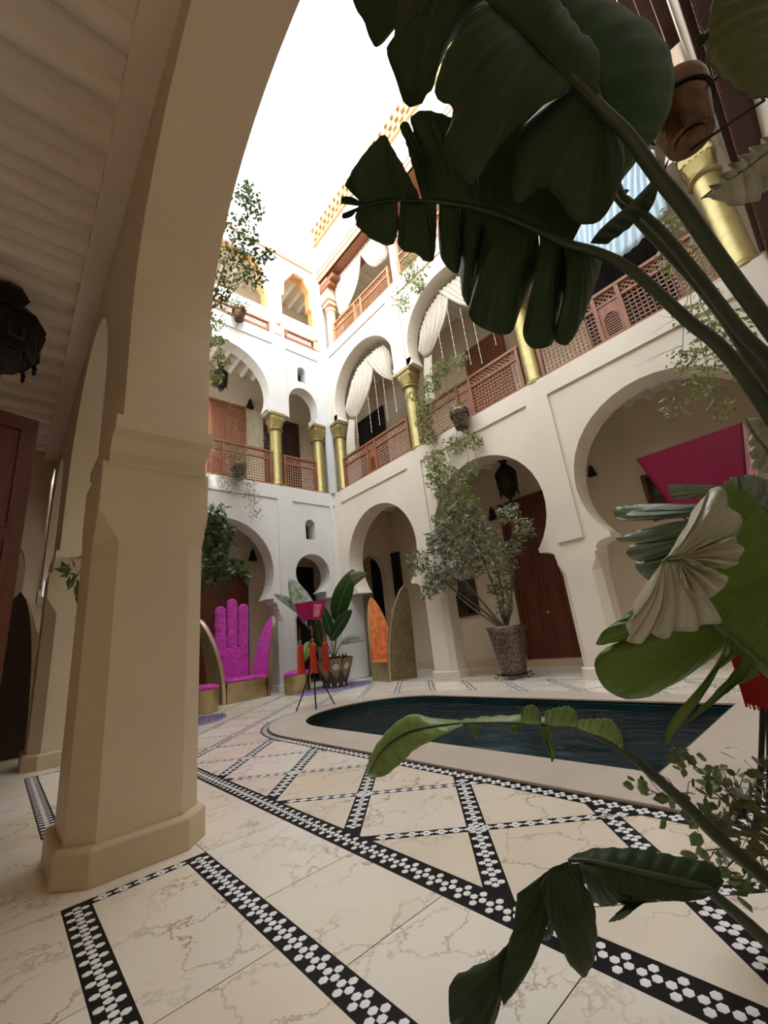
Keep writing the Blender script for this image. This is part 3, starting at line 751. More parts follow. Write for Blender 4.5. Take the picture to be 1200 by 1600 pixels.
# open door leaf in the near gallery
t = thing('open_door_leaf', 'tall open reddish wooden door leaf with square panels at the left edge', 'door', (.02, 6.07, 0), radians(196))
B().box(0, 1.25, -.03, .03, .02, 4.0).out('leaf', 'door_wood', t)
for (za, zb) in ((.2, 1.3), (1.45, 1.9), (2.0, 2.5), (2.62, 3.85)):
    for xa in (.12, .68):
        if zb-za < .6 or True:
            o = B().slab(rect(xa, xa+.45, za, zb), lambda u_, v_, d: (u_, d, v_), .03, .05, [rect(xa+.04, xa+.41, za+.04, zb-.04)]).slab(rect(xa, xa+.45, za, zb), lambda u_, v_, d: (u_, -d, v_), .03, .05, [rect(xa+.04, xa+.41, za+.04, zb-.04)])
            o.out('panel_moulding', 'door_wood', t)
B().lathe([(.025, 0), (.035, .02), (.02, .05)], c=(.08, .03, 1.1), n=10).out('handle', 'brass_rim', t)

# ---- curtains
def drape(top, bot, mat, parent, name, pleats=9, amp=.05, plane=7.78, sag=.0, lat=.0):
    n = 150; m_ = 14
    def rs(P_, n):
        P_ = [Vector(p) for p in P_]; L = [0]
        for a, c in zip(P_[:-1], P_[1:]): L.append(L[-1]+(c-a).length)
        out = []
        for i in range(n):
            s_ = L[-1]*i/(n-1); k = max(j for j in range(len(L)) if L[j] <= s_+1e-9); k = min(k, len(P_)-2)
            out.append(P_[k].lerp(P_[k+1], (s_-L[k])/max(1e-6, L[k+1]-L[k])))
        return out
    T, Bt = rs(top, n), rs(bot, n); rows = []
    for j in range(m_+1):
        k = j/m_; row = []
        for i in range(n):
            p = T[i].lerp(Bt[i], k); ph = 2*pi*pleats*i/(n-1)
            row.append((plane+amp*.42*(.55+.45*(1-k))*sin(2*ph+1.5*sin(pi*k))+.006*sin(5*ph+k*5)-.07*sin(pi*k), p.x+lat*sin(pi*k)*(i/(n-1))**1.5, p.y-sag*sin(pi*k)*(i/(n-1))**1.5))
        rows.append(row)
    b = B().quadstrip(rows); o = b.out(name, mat, parent, smooth=True, fix=False, angle=80)
    sm = o.modifiers.new('s', 'SOLIDIFY'); sm.thickness = .008
    return o
t = thing('draped_curtain', 'cream curtain swagged in the first-floor arch nearest the corner', 'curtain')
drape([(9.68, 8.5), (9.57, 8.80), (9.25, 9.33), (8.92, 9.62), (8.41, 9.72), (8.06, 9.70)], [(9.67, 8.3), (9.58, 8.12), (9.42, 7.98), (9.2, 7.92)], 'curtain', t, 'left_panel', 8, .055, 7.80, .22, -.28)
drape([(7.33, 8.6), (7.30, 8.9), (7.36, 9.26), (7.56, 9.60), (7.95, 9.70), (8.42, 9.66)], [(7.32, 8.34), (7.35, 8.28), (7.42, 8.24)], 'curtain', t, 'right_swag', 6, .05, 7.76, .16)
drape([(9.66, 8.1), (9.5, 8.0), (9.36, 7.98)], [(10.0, 6.55), (9.75, 6.5), (9.46, 6.6)], 'curtain', t, 'hanging_tail', 3, .04, 7.84)
t = thing('draped_curtain', 'cream curtain swagged in the middle first-floor arch beside the big leaf', 'curtain')
drape([(6.24, 8.5), (6.08, 9.1), (5.75, 9.5), (5.32, 9.7), (4.92, 9.75)], [(6.2, 8.4), (6.12, 8.25), (5.98, 8.18), (5.85, 8.2)], 'curtain', t, 'left_panel', 8, .055, 7.80, .15, -.2)
drape([(3.75, 8.7), (3.8, 9.1), (4.15, 9.5), (4.6, 9.7), (5.25, 9.75)], [(3.72, 8.4), (3.78, 8.32), (3.9, 8.3)], 'curtain', t, 'right_swag', 7, .05, 7.76, .3)
drape([(6.15, 8.25), (6.0, 8.2), (5.88, 8.2)], [(6.35, 6.6), (6.2, 6.6), (6.0, 6.6)], 'curtain', t, 'hanging_tail', 3, .04, 7.84)
t = thing('draped_curtain', 'bluish white curtain end seen between the leaf stalks above the right railing', 'curtain')
drape([(2.7, 9.2), (2.0, 9.7), (1.3, 9.85), (.6, 9.6), (.25, 8.8)], [(2.75, 8.2), (2.2, 8.9), (1.35, 7.22), (.95, 7.25), (.38, 7.5)], 'curtain_blue', t, 'left_panel', 12, .06, 7.78)
t = thing('draped_curtain', 'striped bright curtain under the orange wood beam on the top floor', 'curtain')
drape([(9.70, 14.0), (9.3, 14.0), (8.74, 14.0), (8.15, 14.0)], [(9.68, 12.45), (9.6, 12.3), (9.45, 12.22), (9.3, 12.2)], 'curtain', t, 'left_panel', 8, .06, 7.85, .3, -.25)
drape([(6.92, 14.0), (7.3, 14.0), (7.8, 14.0), (8.25, 14.0)], [(6.92, 12.7), (6.95, 12.6), (7.05, 12.55)], 'curtain', t, 'right_swag', 7, .06, 7.82, .5)
drape([(9.7, 12.35), (9.5, 12.25), (9.4, 12.2)], [(9.9, 11.1), (9.7, 11.1), (9.5, 11.1)], 'curtain', t, 'hanging_tail', 3, .03, 7.86)
# ---- string lights: thin cords with tiny lamps
strs = [((9.08, 8.02), 7.08), ((8.42, 8.25), 6.97), ((8.03, 8.75), 7.03), ((7.67, 8.5), 7.01), ((7.28, 8.3), 7.09), ((5.41, 8.6), 7.6), ((5.02, 9.0), 7.04), ((4.65, 8.7), 7.01), ((4.36, 8.5), 6.85), ((3.92, 8.3), 7.07)]
src = None
for i, ((y, zt), zb) in enumerate(strs):
    t = thing('string_light', '%s of five thin strings of tiny lamps hanging in the %s first-floor arch' % (['leftmost', 'second from left', 'middle one', 'second from right', 'rightmost'][i % 5], 'corner-side' if i < 5 else 'middle'), 'string light', (7.66, y, zb), group='string lights in the %s arch' % ('corner-side' if i < 5 else 'middle'))
    h = zt-zb
    B().tube([(0, 0, 0), (.004, .006, h*.5), (0, 0, h)], .006, 4).out('cord', 'string', t)
    n = 8; b = B()
    for k in range(n): b.lathe([(.004, 0), (.014, .02), (.012, .04), (.003, .06)], c=(0, 0, h*k/n), n=5)
    b.out('lamps', 'string', t)
# ---- lanterns of pierced dark metal
def lantern(loc, s_, label, chain_len=.5, name='hanging_lantern'):
    t = thing(name, label, 'lantern', loc)
    z = 0
    B().lathe([(.24, 0), (.25, .03), (.30, .45), (.27, .50)], n=8).out('cage', 'iron', t)
    B().lathe([(.29, .48), (.30, .52), (.20, .66), (.10, .76), (.07, .82)], n=8).out('roof', 'iron', t)
    B().lathe([(.06, .80), (.09, .86), (.15, .92), (.12, .99), (.05, 1.04), (.03, 1.10)], n=8).out('crown', 'iron', t)
    B().tube([(0, 0, 1.08), (0, 0, 1.10+chain_len/s_)], .014, 6).out('chain', 'iron', t)
    B().lathe([(.22, .02), (.16, -.10), (.07, -.17), (.03, -.24), (.045, -.27), (.01, -.33)], n=8).out('bottom_cone', 'iron', t)
    b0 = None
    for k in range(8):
        a = 2*pi*k/8
        if b0 is None:
            b0 = B().lathe([(.006, .02), (.022, -.03), (.012, -.07), (.02, -.09), (.003, -.14)], n=5).out('pendant', 'iron', t); o = b0
        else: o = b0.copy(); COL.objects.link(o); o.parent = t
        o.location = (.25*cos(a), .25*sin(a), .0)
    b0 = None
    for k in range(8):
        a = 2*pi*(k+.5)/8
        if b0 is None: b0 = B().slab([(-.06, -.15), (.06, -.15), (.06, .06), (.03, .13), (0, .16), (-.03, .13), (-.06, .06)], lambda u_, v_, d: (d, u_, v_), 0, .012, [[(-.04, -.12), (.04, -.12), (.04, .05), (0, .11), (-.04, .05)]]).out('window_bezel', 'dark_wood', t); o = b0
        else: o = b0.copy(); COL.objects.link(o); o.parent = t
        o.location = (.252*cos(a), .252*sin(a), .26); o.rotation_euler = (0, radians(-6), a)
    t.scale = (s_, s_, s_)
    return t
lantern((-.38, 5.25, 4.25), 1.15, 'large dark pierced metal lantern under the beamed ceiling at the left edge', .06).scale = (1.2, 1.2, .88)
lantern((8.75, 4.97, 4.05), .9, 'dark metal lantern hanging inside the middle arch above the red door', .3)
lantern((4.26, 11.5, 9.20), .78, 'dark lantern hanging inside the wide first-floor arch, behind green leaves', .42)
lantern((4.0, 11.3, 3.95), .8, 'dark lantern in the wide ground-floor arch behind the ficus leaves', .35)
def sconce(loc, rz, label, sc=.55):
    t = thing('wall_lamp', label, 'wall lamp', loc, rz)
    B().slab([(-.2, 0), (.2, 0), (.24, .1), (.13, .32), (.12, .45), (.05, .62), (0, .7), (-.05, .62), (-.12, .45), (-.13, .32), (-.24, .1)], lambda u_, v_, d: (u_, d, v_), 0, .14).out('shade', 'iron', t)
    B().box(-.05, .05, .14, .2/sc if False else .20, .1, .4).out('bracket', 'iron', t)
    t.scale = (sc, sc, sc)
sconce((9.59, 6.10, 3.75), -PI2, 'dark pointed wall lamp left of the tall red double door')
sconce((5.55, 12.19, 3.75), 0, 'dark pointed wall lamp beside the door behind the pink hand chair')
sconce((5.55, 12.19, 9.15), 0, 'dark pointed wall lamp beside the first-floor red-brown door')
sconce((9.62, 3.35, 4.0), -PI2, 'small dark wall lamp just inside the right arch', .4)
t = thing('lamp_shade', 'small glowing white lamp shade far down the dark gallery', 'lamp', (.12, 7.2, 1.72))
t.location = (.505, 9.76, 2.38)
B().lathe([(.055, 0), (.075, .02), (.07, .28), (.06, .30)], n=14).out('shade', 'lamp_white', t, smooth=True)
B().tube([(0, 0, -2.36), (0, 0, .02)], .012, 8).out('pole', 'iron', t); B().lathe([(.12, -2.38), (.11, -2.355), (.02, -2.34)], n=16).out('base', 'iron', t)
# dark wooden gallery of the side wall, top right
t = thing('wooden_eave', 'dark red wooden eave with beaded edge in the top right corner', 'eave', (0, 0, 0))
B().box(1.9, 7.40, -.60, -.42, 5.35, 5.60).out('fascia', 'eave_wood', t)
B().box(1.9, 7.40, -.60, -.36, 5.60, 5.68).out('edge_board', 'eave_wood', t)
b = B()
for k in range(90): b.box(1.92+k*.06, 1.95+k*.06, -.435, -.405, 5.36, 5.42)
b.out('bead_moulding', 'door_wood', t)['kind'] = 'stuff'
t = thing('wooden_canopy', 'dark red board canopy high above the right end of the courtyard', 'canopy', (0, 0, 0))
b0 = None
for k in range(7):
    o = B().box(5.9, 7.40, -.58+k*.17, -.42+k*.17, 10.0, 10.05).out('board', 'eave_wood', t)
B().box(5.82, 5.9, -.58, .62, 9.94, 10.12).out('front_beam', 'cedar', t); B().box(5.9, 7.4, .60, .66, 9.94, 10.12).out('side_beam', 'cedar', t)

# ================================================================== FURNITURE AND POTS
def hand_chair(loc, rz, vel, label, metal='brass_sheet', out_metal='brass_dark', splay=.42, HP=1.88, fdz=0.0, shb=.93):
    """faces local -y; seat box 1.0 wide, 0.72 deep; petals either side, three fingers behind"""
    t = thing('hand_chair', label, 'armchair', loc, rz)
    W2, D = .50, .74
    B().box(-W2, W2, 0, D, 0, .43).out('base', metal, t, bev=.012)
    # seat cushion
    rows = []
    for z, e in ((.43, .01), (.44, -.005), (.475, -.005), (.50, .025), (.508, .06)):
        rows.append([(x*(W2-e)/W2, .0+e+(D-2*e-.1)*y, z) for x, y in ((-W2+.02, 0), (-.3, -.01), (0, -.015), (.3, -.01), (W2-.02, 0), (W2-.02, .5), (W2-.02, 1), (0, 1), (-W2+.02, 1), (-W2+.02, .5))])
    B().quadstrip(rows, True, True).out('seat', vel, t, smooth=True, angle=60)
    # petals (thumb and little finger): pointed in side view, bending outward
    for sg in (-1, 1):
        def pt(u_, s_, off):
            hd = .375*max(0.0, (1-s_**2.3))**.62; yc = D/2-.0+.02*s_
            x = sg*(W2+.02+splay*s_**2.1+off)
            return (x, yc+u_*hd, .0+HP*s_)
        N_, M_ = 20, 8
        def sheet(o0, o1, sh, nm, mat, lo=0.0):
            rows = []
            for i in range(N_+1):
                s_ = lo+(1-lo)*i/N_; ring_ = []
                for k in range(M_+1):
                    u_ = -1+2*k/M_; u2 = u_*sh; ring_.append(pt(u2, s_, o0))
                for k in range(M_+1):
                    u_ = 1-2*k/M_; ring_.append(pt(u_*sh, s_, o1))
                rows.append(ring_)
            return B().quadstrip(rows, True, True).out(nm, mat, t, smooth=True, angle=35)
        w = sheet(.0, .075, 1.0, 'wing', 'brass_rim'); w['label'] = 'brass-edged petal shaped arm'
        sheet(.074, .085, shb, 'wing_back', out_metal, .01)
        sheet(-.035, .002, .90, 'wing_pad', vel, .215)
    # back: palm plus three fingers
    yb = D-.09
    def pad(pts_c, r, nm, depth=.10):
        rows = []
        for (x, z, w) in pts_c:
            rows.append([(x+w*cos(2*pi*k/16), yb+depth*.5+depth*.55*sin(2*pi*k/16)*(1 if sin(2*pi*k/16) < 0 else .5), z) for k in range(16)])
        return B().quadstrip(rows, True, True).out(nm, vel, t, smooth=True, angle=70)
    pad([(0, .45, .42), (0, .6, .44), (0, .85, .44), (0, 1.0, .43), (0, 1.12, .41), (0, 1.2, .38)], 0, 'palm', .13)
    for x, top in ((-.29, 2.20+fdz), (0.0, 2.38+fdz), (.29, 2.25+fdz)):
        L = []; z = 1.02; k = 0
        while z < top-.12:
            w = .137+.008*cos((z-1.05)*2*pi/.36); L.append((x*1.0+x*.05*(z-1), z, w)); z += .06
        for a in range(1, 7):
            q = a/6*pi/2; L.append((x+x*.06, top-.125+.13*sin(q), .138*cos(q)+.004))
        pad(L, 0, 'finger', .16)
    return t
hand_chair((4.33, 9.92, 0), radians(6), 'velvet_magenta', 'magenta velvet armchair shaped like an open hand, brass sides')
hand_chair((7.20, 8.60, 0), -PI2+radians(-18), 'velvet_orange', 'orange velvet hand-shaped armchair seen from the side before the first arch', splay=.60, HP=2.2, fdz=-.45)
hand_chair((.42, 8.62, 0), PI2+radians(4), 'velvet_magenta', 'shaded hand-shaped armchair in the near gallery, only its curved brass arm showing', 'brass_dark', 'dark_wood', HP=2.15, shb=.76)  # gallery shade put into this chair's darker base and wing-back materials
def pouf(loc, label, r=.31):
    t = thing('pouf', label, 'pouf', loc)
    B().lathe([(r-.01, 0), (r, .01), (r, .42), (r-.01, .43)], n=40).out('drum', 'brass_sheet', t, smooth=True)
    B().lathe([(r-.005, .425), (r+.012, .445), (r+.005, .475), (r-.05, .50), (r-.16, .515), (.01, .52)], n=40).out('cushion', 'velvet_magenta', t, smooth=True)
pouf((3.08, 9.22, 0), 'round magenta topped brass pouf in front of the pink hand chair, beside the pillar')
pouf((5.33, 9.42, 0), 'round magenta topped brass pouf behind the pink standing lamp')
# ---- shaggy rugs
def rug(loc, rx, ry, label):
    t = thing('rug', label, 'rug', loc)
    B().lathe([(1.0, 0), (1.02, .008), (.99, .02), (.9, .026), (.02, .028)], n=48, sx=rx, sy=ry).out('backing', 'rug', t, smooth=True)
    b = B(); R = random.Random(3)
    for _ in range(2600):
        a = R.uniform(0, 2*pi); q = sqrt(R.random())*1.02; x, y = rx*q*cos(a), ry*q*sin(a); dx, dy = R.uniform(-.03, .03), R.uniform(-.03, .03); h = R.uniform(.03, .06)
        o = len(b.v); b.v += [(x-.006, y, .015), (x+.006, y, .015), (x+dx*.4, y+.006+dy*.4, .018+h*.3), (x+dx, y+dy, .015+h)]
        b.f += [(o, o+1, o+3), (o+1, o+2, o+3), (o+2, o, o+3)]
    o = b.out('pile', 'rug', t, fix=False); o['kind'] = 'stuff'
rug((2.35, 8.05, 0), .72, .5, 'purple shaggy rug peeping out behind the big pillar')
rug((6.05, 8.95, 0), .98, .62, 'purple shaggy rug under the inlaid plant pot')
# ---- standing lamps with acrylic shades and tassels
def tassel(parent_none, loc, label, s_=1.0, mat='tassel_red', group=None):
    t = thing('tassel', label, 'tassel', loc, group=group)
    B().tube([(0, 0, 0), (0, 0, -.22)], .008, 6).out('cord', mat, t)
    B().lathe([(.012, -.20), (.028, -.215), (.03, -.235), (.014, -.26)], n=10).out('knot', 'brass_dark', t, smooth=True)
    b = B().lathe([(.014, -.25), (.034, -.27), (.042, -.30), (.040, -.33), (.048, -.40), (.056, -.60), (.058, -.72)], n=14)
    b.out('head', mat, t, smooth=True)
    b = B(); R = random.Random(5)
    for k in range(70):
        a = 2*pi*k/70; r_ = .045; b.tube([(r_*cos(a), r_*sin(a), -.32), (.057*cos(a), .057*sin(a), -.55), (.062*cos(a+.02), .062*sin(a), -.74-R.uniform(0, .03))], .0035, 3, False)
    f_ = b.out('fringe', mat, t, fix=False); f_['kind'] = 'stuff'
    t.scale = (s_, s_, s_); return t
def stand_lamp(loc, rz, label, tl, ts=(0, 1, 2, 3), tmat='tassel_red', a=.20, b_=.125):
    t = thing('standing_lamp', label, 'lamp', loc, rz)
    zt, zb = (1.80, 1.45) if a > .22 else (1.77, 1.46)
    # shade: four plates
    for k in range(4):
        q = k*PI2
        def f(u_, v_, d, q=q):
            s_ = (v_-zb)/(zt-zb); r_ = b_+(a-b_)*s_-d; x, y = u_*(b_+(a-b_)*s_), -r_
            return (x*cos(q)-y*sin(q), x*sin(q)+y*cos(q), v_)
        holes = []
        if k % 2 == 0:
            holes = [[(-.52, zb+.05), (.52, zb+.05), (.52, zt-.05), (-.52, zt-.05)]]
        B().slab([(-1, zb), (1, zb), (1, zt), (-1, zt)], f, 0, .012, holes).out('shade_panel', 'acrylic_pink', t)
        if k % 2 == 0:
            hs = []
            for ix in (-.26, .26):
                for iz in (zb+.105, zb+.20):
                    hs.append([(ix+(.17 if j % 2 else .10)*cos(j*pi/4), iz+(.034 if j % 2 else .02)*sin(j*pi/4)) for j in range(8)])
            B().slab([(-.52, zb+.05), (.52, zb+.05), (.52, zt-.05), (-.52, zt-.05)], f, .003, .009, hs).out('fretwork', 'acrylic_pale', t)
    B().box(-b_, b_, -b_, b_, zb, zb+.012).out('shade_floor', 'acrylic_pink', t)
    B().lathe([(.05, zb-.10), (.07, zb-.06), (.075, zb), (.02, zb+.01)], n=12).out('socket', 'iron', t)
    for k in range(4):
        an = PI2*k+pi/4; c, s_ = cos(an), sin(an)
        L = [(.33*c, .33*s_, 0), (.20*c, .20*s_, .28), (.075*c, .075*s_, .62), (.03*c, .03*s_, .95), (.04*c, .04*s_, 1.2), (.06*c, .06*s_, zb-.06)]
        P_ = [Vector(p) for p in L]; Q = []
        for i in range(len(P_)-1):
            for w in range(5):
                x = w/5; p0_ = P_[max(i-1, 0)]; p1_ = P_[i]; p2_ = P_[i+1]; p3_ = P_[min(i+2, len(P_)-1)]
                Q.append(.5*((2*p1_)+(p2_-p0_)*x+(2*p0_-5*p1_+4*p2_-p3_)*x*x+(3*p1_-p0_-3*p2_+p3_)*x**3))
        Q.append(P_[-1]); B().tube(Q, .011, 8).out('leg', 'iron', t, smooth=True)
        # scroll arm that carries a tassel
        B().tube([(.05*c, .05*s_, 1.12), (.09*c, .09*s_, 1.34), (.15*c, .15*s_, 1.42), (.20*c, .20*s_, 1.40), (.215*c, .215*s_, 1.355), (.20*c, .20*s_, 1.33)], .009, 6).out('arm', 'iron', t, smooth=True)
    B().lathe([(.04, .90), (.055, .93), (.055, 1.0), (.04, 1.03)], n=10).out('collar', 'iron', t)
    M_ = Matrix.Translation(Vector(loc)) @ Matrix.Rotation(rz, 4, 'Z')
    for k in ts:
        an = PI2*k+pi/4; p = M_ @ Vector((.21*cos(an), .21*sin(an), 1.335))
        tassel(None, p, tl[k], 1.0, tmat)
    return t
stand_lamp((4.12, 6.70, 0), radians(14), 'pink acrylic lamp on a thin black four-legged iron stand by the pool tip',
           {0: 'orange-red tassel hanging behind the legs of the pool-tip lamp, turned away from the pool', 1: 'leftmost orange-red tassel on the pool-tip lamp', 2: 'orange-red tassel at the front of the pool-tip lamp', 3: 'rightmost orange-red tassel on the pool-tip lamp'})
stand_lamp((2.77, .405, 0), radians(1), 'pink acrylic lamp close by at the right, half covered by split leaves',
           {2: 'dark red tassel hanging over the pool rim behind the bright green leaf'}, (2,), 'tassel_dark', .235, .15)
tassel(None, (2.60, .46, 1.29), 'long dark red tassel at the right picture edge above the pale pool rim', 1.0, 'tassel_dark')
# ---- hanging buckets
def bucket(loc, s_, mat, label, rz=0, arm=(0, 1)):
    t = thing('hanging_bucket', label, 'bucket', loc, rz)
    B().lathe([(.115, 0), (.12, .006), (.165, .27), (.178, .30), (.182, .34), (.178, .36), (.168, .36), (.160, .30), (.112, .02)], n=28).out('body', mat, t, smooth=True)
    B().lathe([(.162, .33), (.01, .335)], n=20).out('soil', 'soil', t)
    B().lathe([(.170, .24), (.178, .235), (.180, .25), (.176, .262), (.169, .262)], n=28).out('hoop', 'iron', t, smooth=True)
    B().lathe([(.075, -.004), (.08, -.008), (.078, .004)], n=20).out('foot_ring', mat, t)
    a = arm
    B().tube([(a[0]*.17, a[1]*.17, .25), (a[0]*.32, a[1]*.32, .25)], .01, 6).tube([(a[0]*.30, a[1]*.30, .25), (a[0]*.30, a[1]*.30, -.10), (a[0]*-.02, a[1]*-.02, -.06)], .009, 6).out('bracket', 'iron', t)
    t.scale = (s_,)*3; return t
bucket((4.28, 10.10, 10.68), 1.15, 'copper', 'copper bucket planter hung on the sunlit top ledge of the far wall')
bucket((4.22, 10.10, 5.47), 1.15, 'tin', 'bucket of straggly grey-green growth hung on the far first-floor railing')
bucket((7.22, 4.92, 5.32), 1.2, 'tin', 'dark metal bucket hung on the middle first-floor railing amid trailing vines', arm=(1, 0))
bucket((2.46, -.07, 3.36), .92, 'copper', 'large tarnished copper bucket seen from below beside the dark wooden eave', arm=(0, -1))
# ---- tin planter on an iron scroll stand, with ficus
t = thing('planter', 'tall hammered tin planter on a scrolled iron stand by the red double door', 'planter', (7.55, 4.97, 0))
b = B(); prof = [(.235, .10), (.24, .11)]
for k in range(1, 28): prof.append((.24+.13*k/28+(.006 if k % 3 == 0 else 0), .11+.82*k/28))
prof += [(.385, .94), (.395, .96), (.385, .985), (.365, .985), (.35, .93)]
b.lathe(prof, n=36, cap=False).lathe([(.235, .10), (.01, .10)], n=36).out('basket', 'tin', t, smooth=True, angle=25)
B().lathe([(.355, .92), (.01, .93)], n=24).out('soil', 'soil', t)
B().lathe([(.25, .06), (.262, .07), (.262, .09), (.25, .10)], n=30, cap=False).out('stand_ring', 'iron', t)
for k in range(6):
    a = 2*pi*k/6+.3; L = [(.255, .08)]
    L += [(.36+.0*i-.0+.05*cos(pi/2+i*pi/5)*(1-i*.07)+.0, .055+.05*sin(pi/2+i*pi/5)*(1-i*.07)) for i in range(9)]
    B().tube([(r_*cos(a), r_*sin(a), z) for r_, z in L], .008, 5).out('scroll_foot', 'iron', t)
# ---- inlaid pot
t = thing('plant_pot', 'dark round pot inlaid with white flower rosettes on the purple rug', 'pot', (6.08, 8.95, .03))
B().lathe([(.30, 0), (.31, .02), (.30, .14), (.31, .18), (.44, .60), (.45, .66), (.43, .66), (.40, .55)], n=32).out('body', 'pot_wood', t, smooth=True)
B().lathe([(.42, .62), (.01, .63)], n=24).out('soil', 'soil', t)
p0_ = r0_ = k0_ = None
for k in range(9):
    a = 2*pi*k/9
    if p0_ is None:
        p0_ = B().slab([(-.135, .25), (.135, .25), (.135, 0), (0, -.22), (-.135, 0)], lambda u_, v_, d: (-d, u_, v_), -.004, .014).out('shield_panel', 'pot_brown', t); o = p0_
        b = B()
        for j in range(8):
            an = j*pi/4; b.slab([(.028*cos(an)+.0, .028*sin(an)), (.05*cos(an)-.017*sin(an), .05*sin(an)+.017*cos(an)), (.082*cos(an), .082*sin(an)), (.05*cos(an)+.017*sin(an), .05*sin(an)-.017*cos(an))], lambda u_, v_, d: (d, u_, v_+.07), .004, .009)
        b.slab([(.016*cos(j*pi/4), .016*sin(j*pi/4)) for j in range(8)], lambda u_, v_, d: (d, u_, v_+.07), .004, .009)
        r0_ = b.out('rosette', 'bone', p0_)
    else:
        o = p0_.copy(); COL.objects.link(o); o.parent = t; q = r0_.copy(); COL.objects.link(q); q.parent = o
    o.location = (.385*cos(a), .385*sin(a), .40); o.rotation_euler = (0, radians(17), a)
k0_ = None
for k in range(12):
    a = 2*pi*k/12+.1
    if k0_ is None: k0_ = B().slab([(-.012, -.03), (.012, -.03), (.018, 0), (0, .04), (-.018, 0)], lambda u_, v_, d: (d, u_, v_), 0, .008).out('drop_inlay', 'bone', t); o = k0_
    else: o = k0_.copy(); COL.objects.link(o); o.parent = t
    o.location = (.304*cos(a), .304*sin(a), .08); o.rotation_euler = (0, 0, a)
# little silver globes in the pot
for k, (x, y) in enumerate(((-.25, -.22), (-.1, -.32), (.08, -.33))):
    o = B().lathe([(.002, 0)]+[(.065*sin(pi*i/8), .065-.065*cos(pi*i/8)) for i in range(1, 8)]+[(.002, .13)], n=16).out('glass_globe', 'tin', None, smooth=True)
    o.location = (6.08+x, 8.95+y, .66); tag(o, ['silvery glass globe at the left rim of the inlaid pot', 'silvery glass globe at the front rim of the inlaid pot', 'silvery glass globe at the right of the front rim of the inlaid pot'][k], 'globe')

# ================================================================== PLANTS
def foliage(parent, blobs, n, size, mat, seed=1, droop=.4, name='foliage', asp=.42):
    """many small folded leaves around the given (x, y, z, radius, weight) spots"""
    R = random.Random(seed); b = B(); tw = sum(q[4] for q in blobs)
    for (x, y, z, r, w) in blobs:
        for _ in range(int(n*w/tw)):
            while True:
                d = Vector((R.uniform(-1, 1), R.uniform(-1, 1), R.uniform(-1, 1)))
                if d.length < 1: break
            p = Vector((x, y, z))+d*r; s_ = size*R.uniform(.6, 1.25)
            ax = Vector((R.gauss(0, 1), R.gauss(0, 1), -droop+R.gauss(0, .6))).normalized()
            sd_ = ax.cross(Vector((R.gauss(0, 1), R.gauss(0, 1), R.gauss(0, 1)))).normalized(); nn = ax.cross(sd_)
            o = len(b.v); w_ = s_*asp
            if asp > .7:
                b.v += [p, p+ax*s_*.25+sd_*w_*.42, p+ax*s_*.6+sd_*w_*.46+nn*s_*.05, p+ax*s_, p+ax*s_*.6-sd_*w_*.46+nn*s_*.05, p+ax*s_*.25-sd_*w_*.42]
                b.f += [(o, o+1, o+2, o+3), (o, o+3, o+4, o+5)]; continue
            b.v += [p, p+ax*s_*.45+sd_*w_*.5+nn*s_*.06, p+ax*s_, p+ax*s_*.45-sd_*w_*.5+nn*s_*.06, p+ax*s_*.5-nn*s_*.03]
            b.f += [(o, o+1, o+4), (o+1, o+2, o+4), (o+2, o+3, o+4), (o+3, o, o+4)]
    o = b.out(name, mat, parent, fix=False); o['kind'] = 'stuff'; return o
def twigs(parent, root, tips, r0_, r1_, mat='bark', seed=2, name='stem', jig=.12, sub=3, twr=None):
    R = random.Random(seed)
    root = Vector(root)
    for tip in tips:
        tip = Vector(tip); L = []; n = 7; dv = tip-root
        off = Vector((R.uniform(-1, 1), R.uniform(-1, 1), 0))*jig
        for i in range(n+1):
            k = i/n; L.append(root+dv*k+off*sin(pi*k)+Vector((R.uniform(-1, 1), R.uniform(-1, 1), R.uniform(-1, 1)))*.02*min(1, dv.length))
        b = B().tube(L, [r0_+(r1_-r0_)*i/n for i in range(n+1)], 5)
        for q in range(sub):
            i = R.randrange(3, n); p = L[i]; e = p+Vector((R.uniform(-1, 1), R.uniform(-1, 1), R.uniform(-.4, .9)))*dv.length*.25
            b.tube([p, p.lerp(e, .5)+Vector((0, 0, .03)), e], [r1_, r1_*.8, r1_*.5], 4)
        b.out(name, mat, parent)
# big ficus in the tin planter
t = thing('ficus_tree', 'leafy ficus leaning left out of the tall tin planter', 'tree', (0, 0, 0))
bl = [(7.2, 5.13, 3.12, .38, 2.2), (7.1, 5.9, 2.88, .38, 2.6), (7.1, 6.7, 2.62, .30, 1.6), (7.15, 6.1, 2.2, .36, 2.2), (7.15, 6.5, 1.95, .22, .9), (7.2, 4.9, 2.7, .40, 2.6), (7.2, 5.4, 2.4, .42, 3.0), (7.3, 4.6, 2.2, .28, 1.2),
      (7.2, 4.2, 3.1, .22, .9), (7.2, 3.95, 2.72, .22, .7), (7.3, 4.3, 2.45, .2, .6), (7.4, 4.85, 1.75, .26, .9), (7.4, 4.8, 1.4, .2, .5), (7.15, 5.6, 3.3, .25, .8), (7.15, 5.2, 3.55, .22, .6), (7.2, 6.2, 3.1, .2, .6)]
foliage(t, bl, 3600, .115, 'leaf_grey', 11, .5)
twigs(t, (7.55, 4.97, .92), [(7.2, 5.2, 3.2), (7.15, 5.9, 2.8), (7.15, 6.5, 2.4), (7.25, 4.9, 2.8), (7.3, 4.2, 3.0), (7.3, 4.5, 2.3), (7.2, 6.1, 2.1)], .03, .008, 'bark', 4, jig=.15)
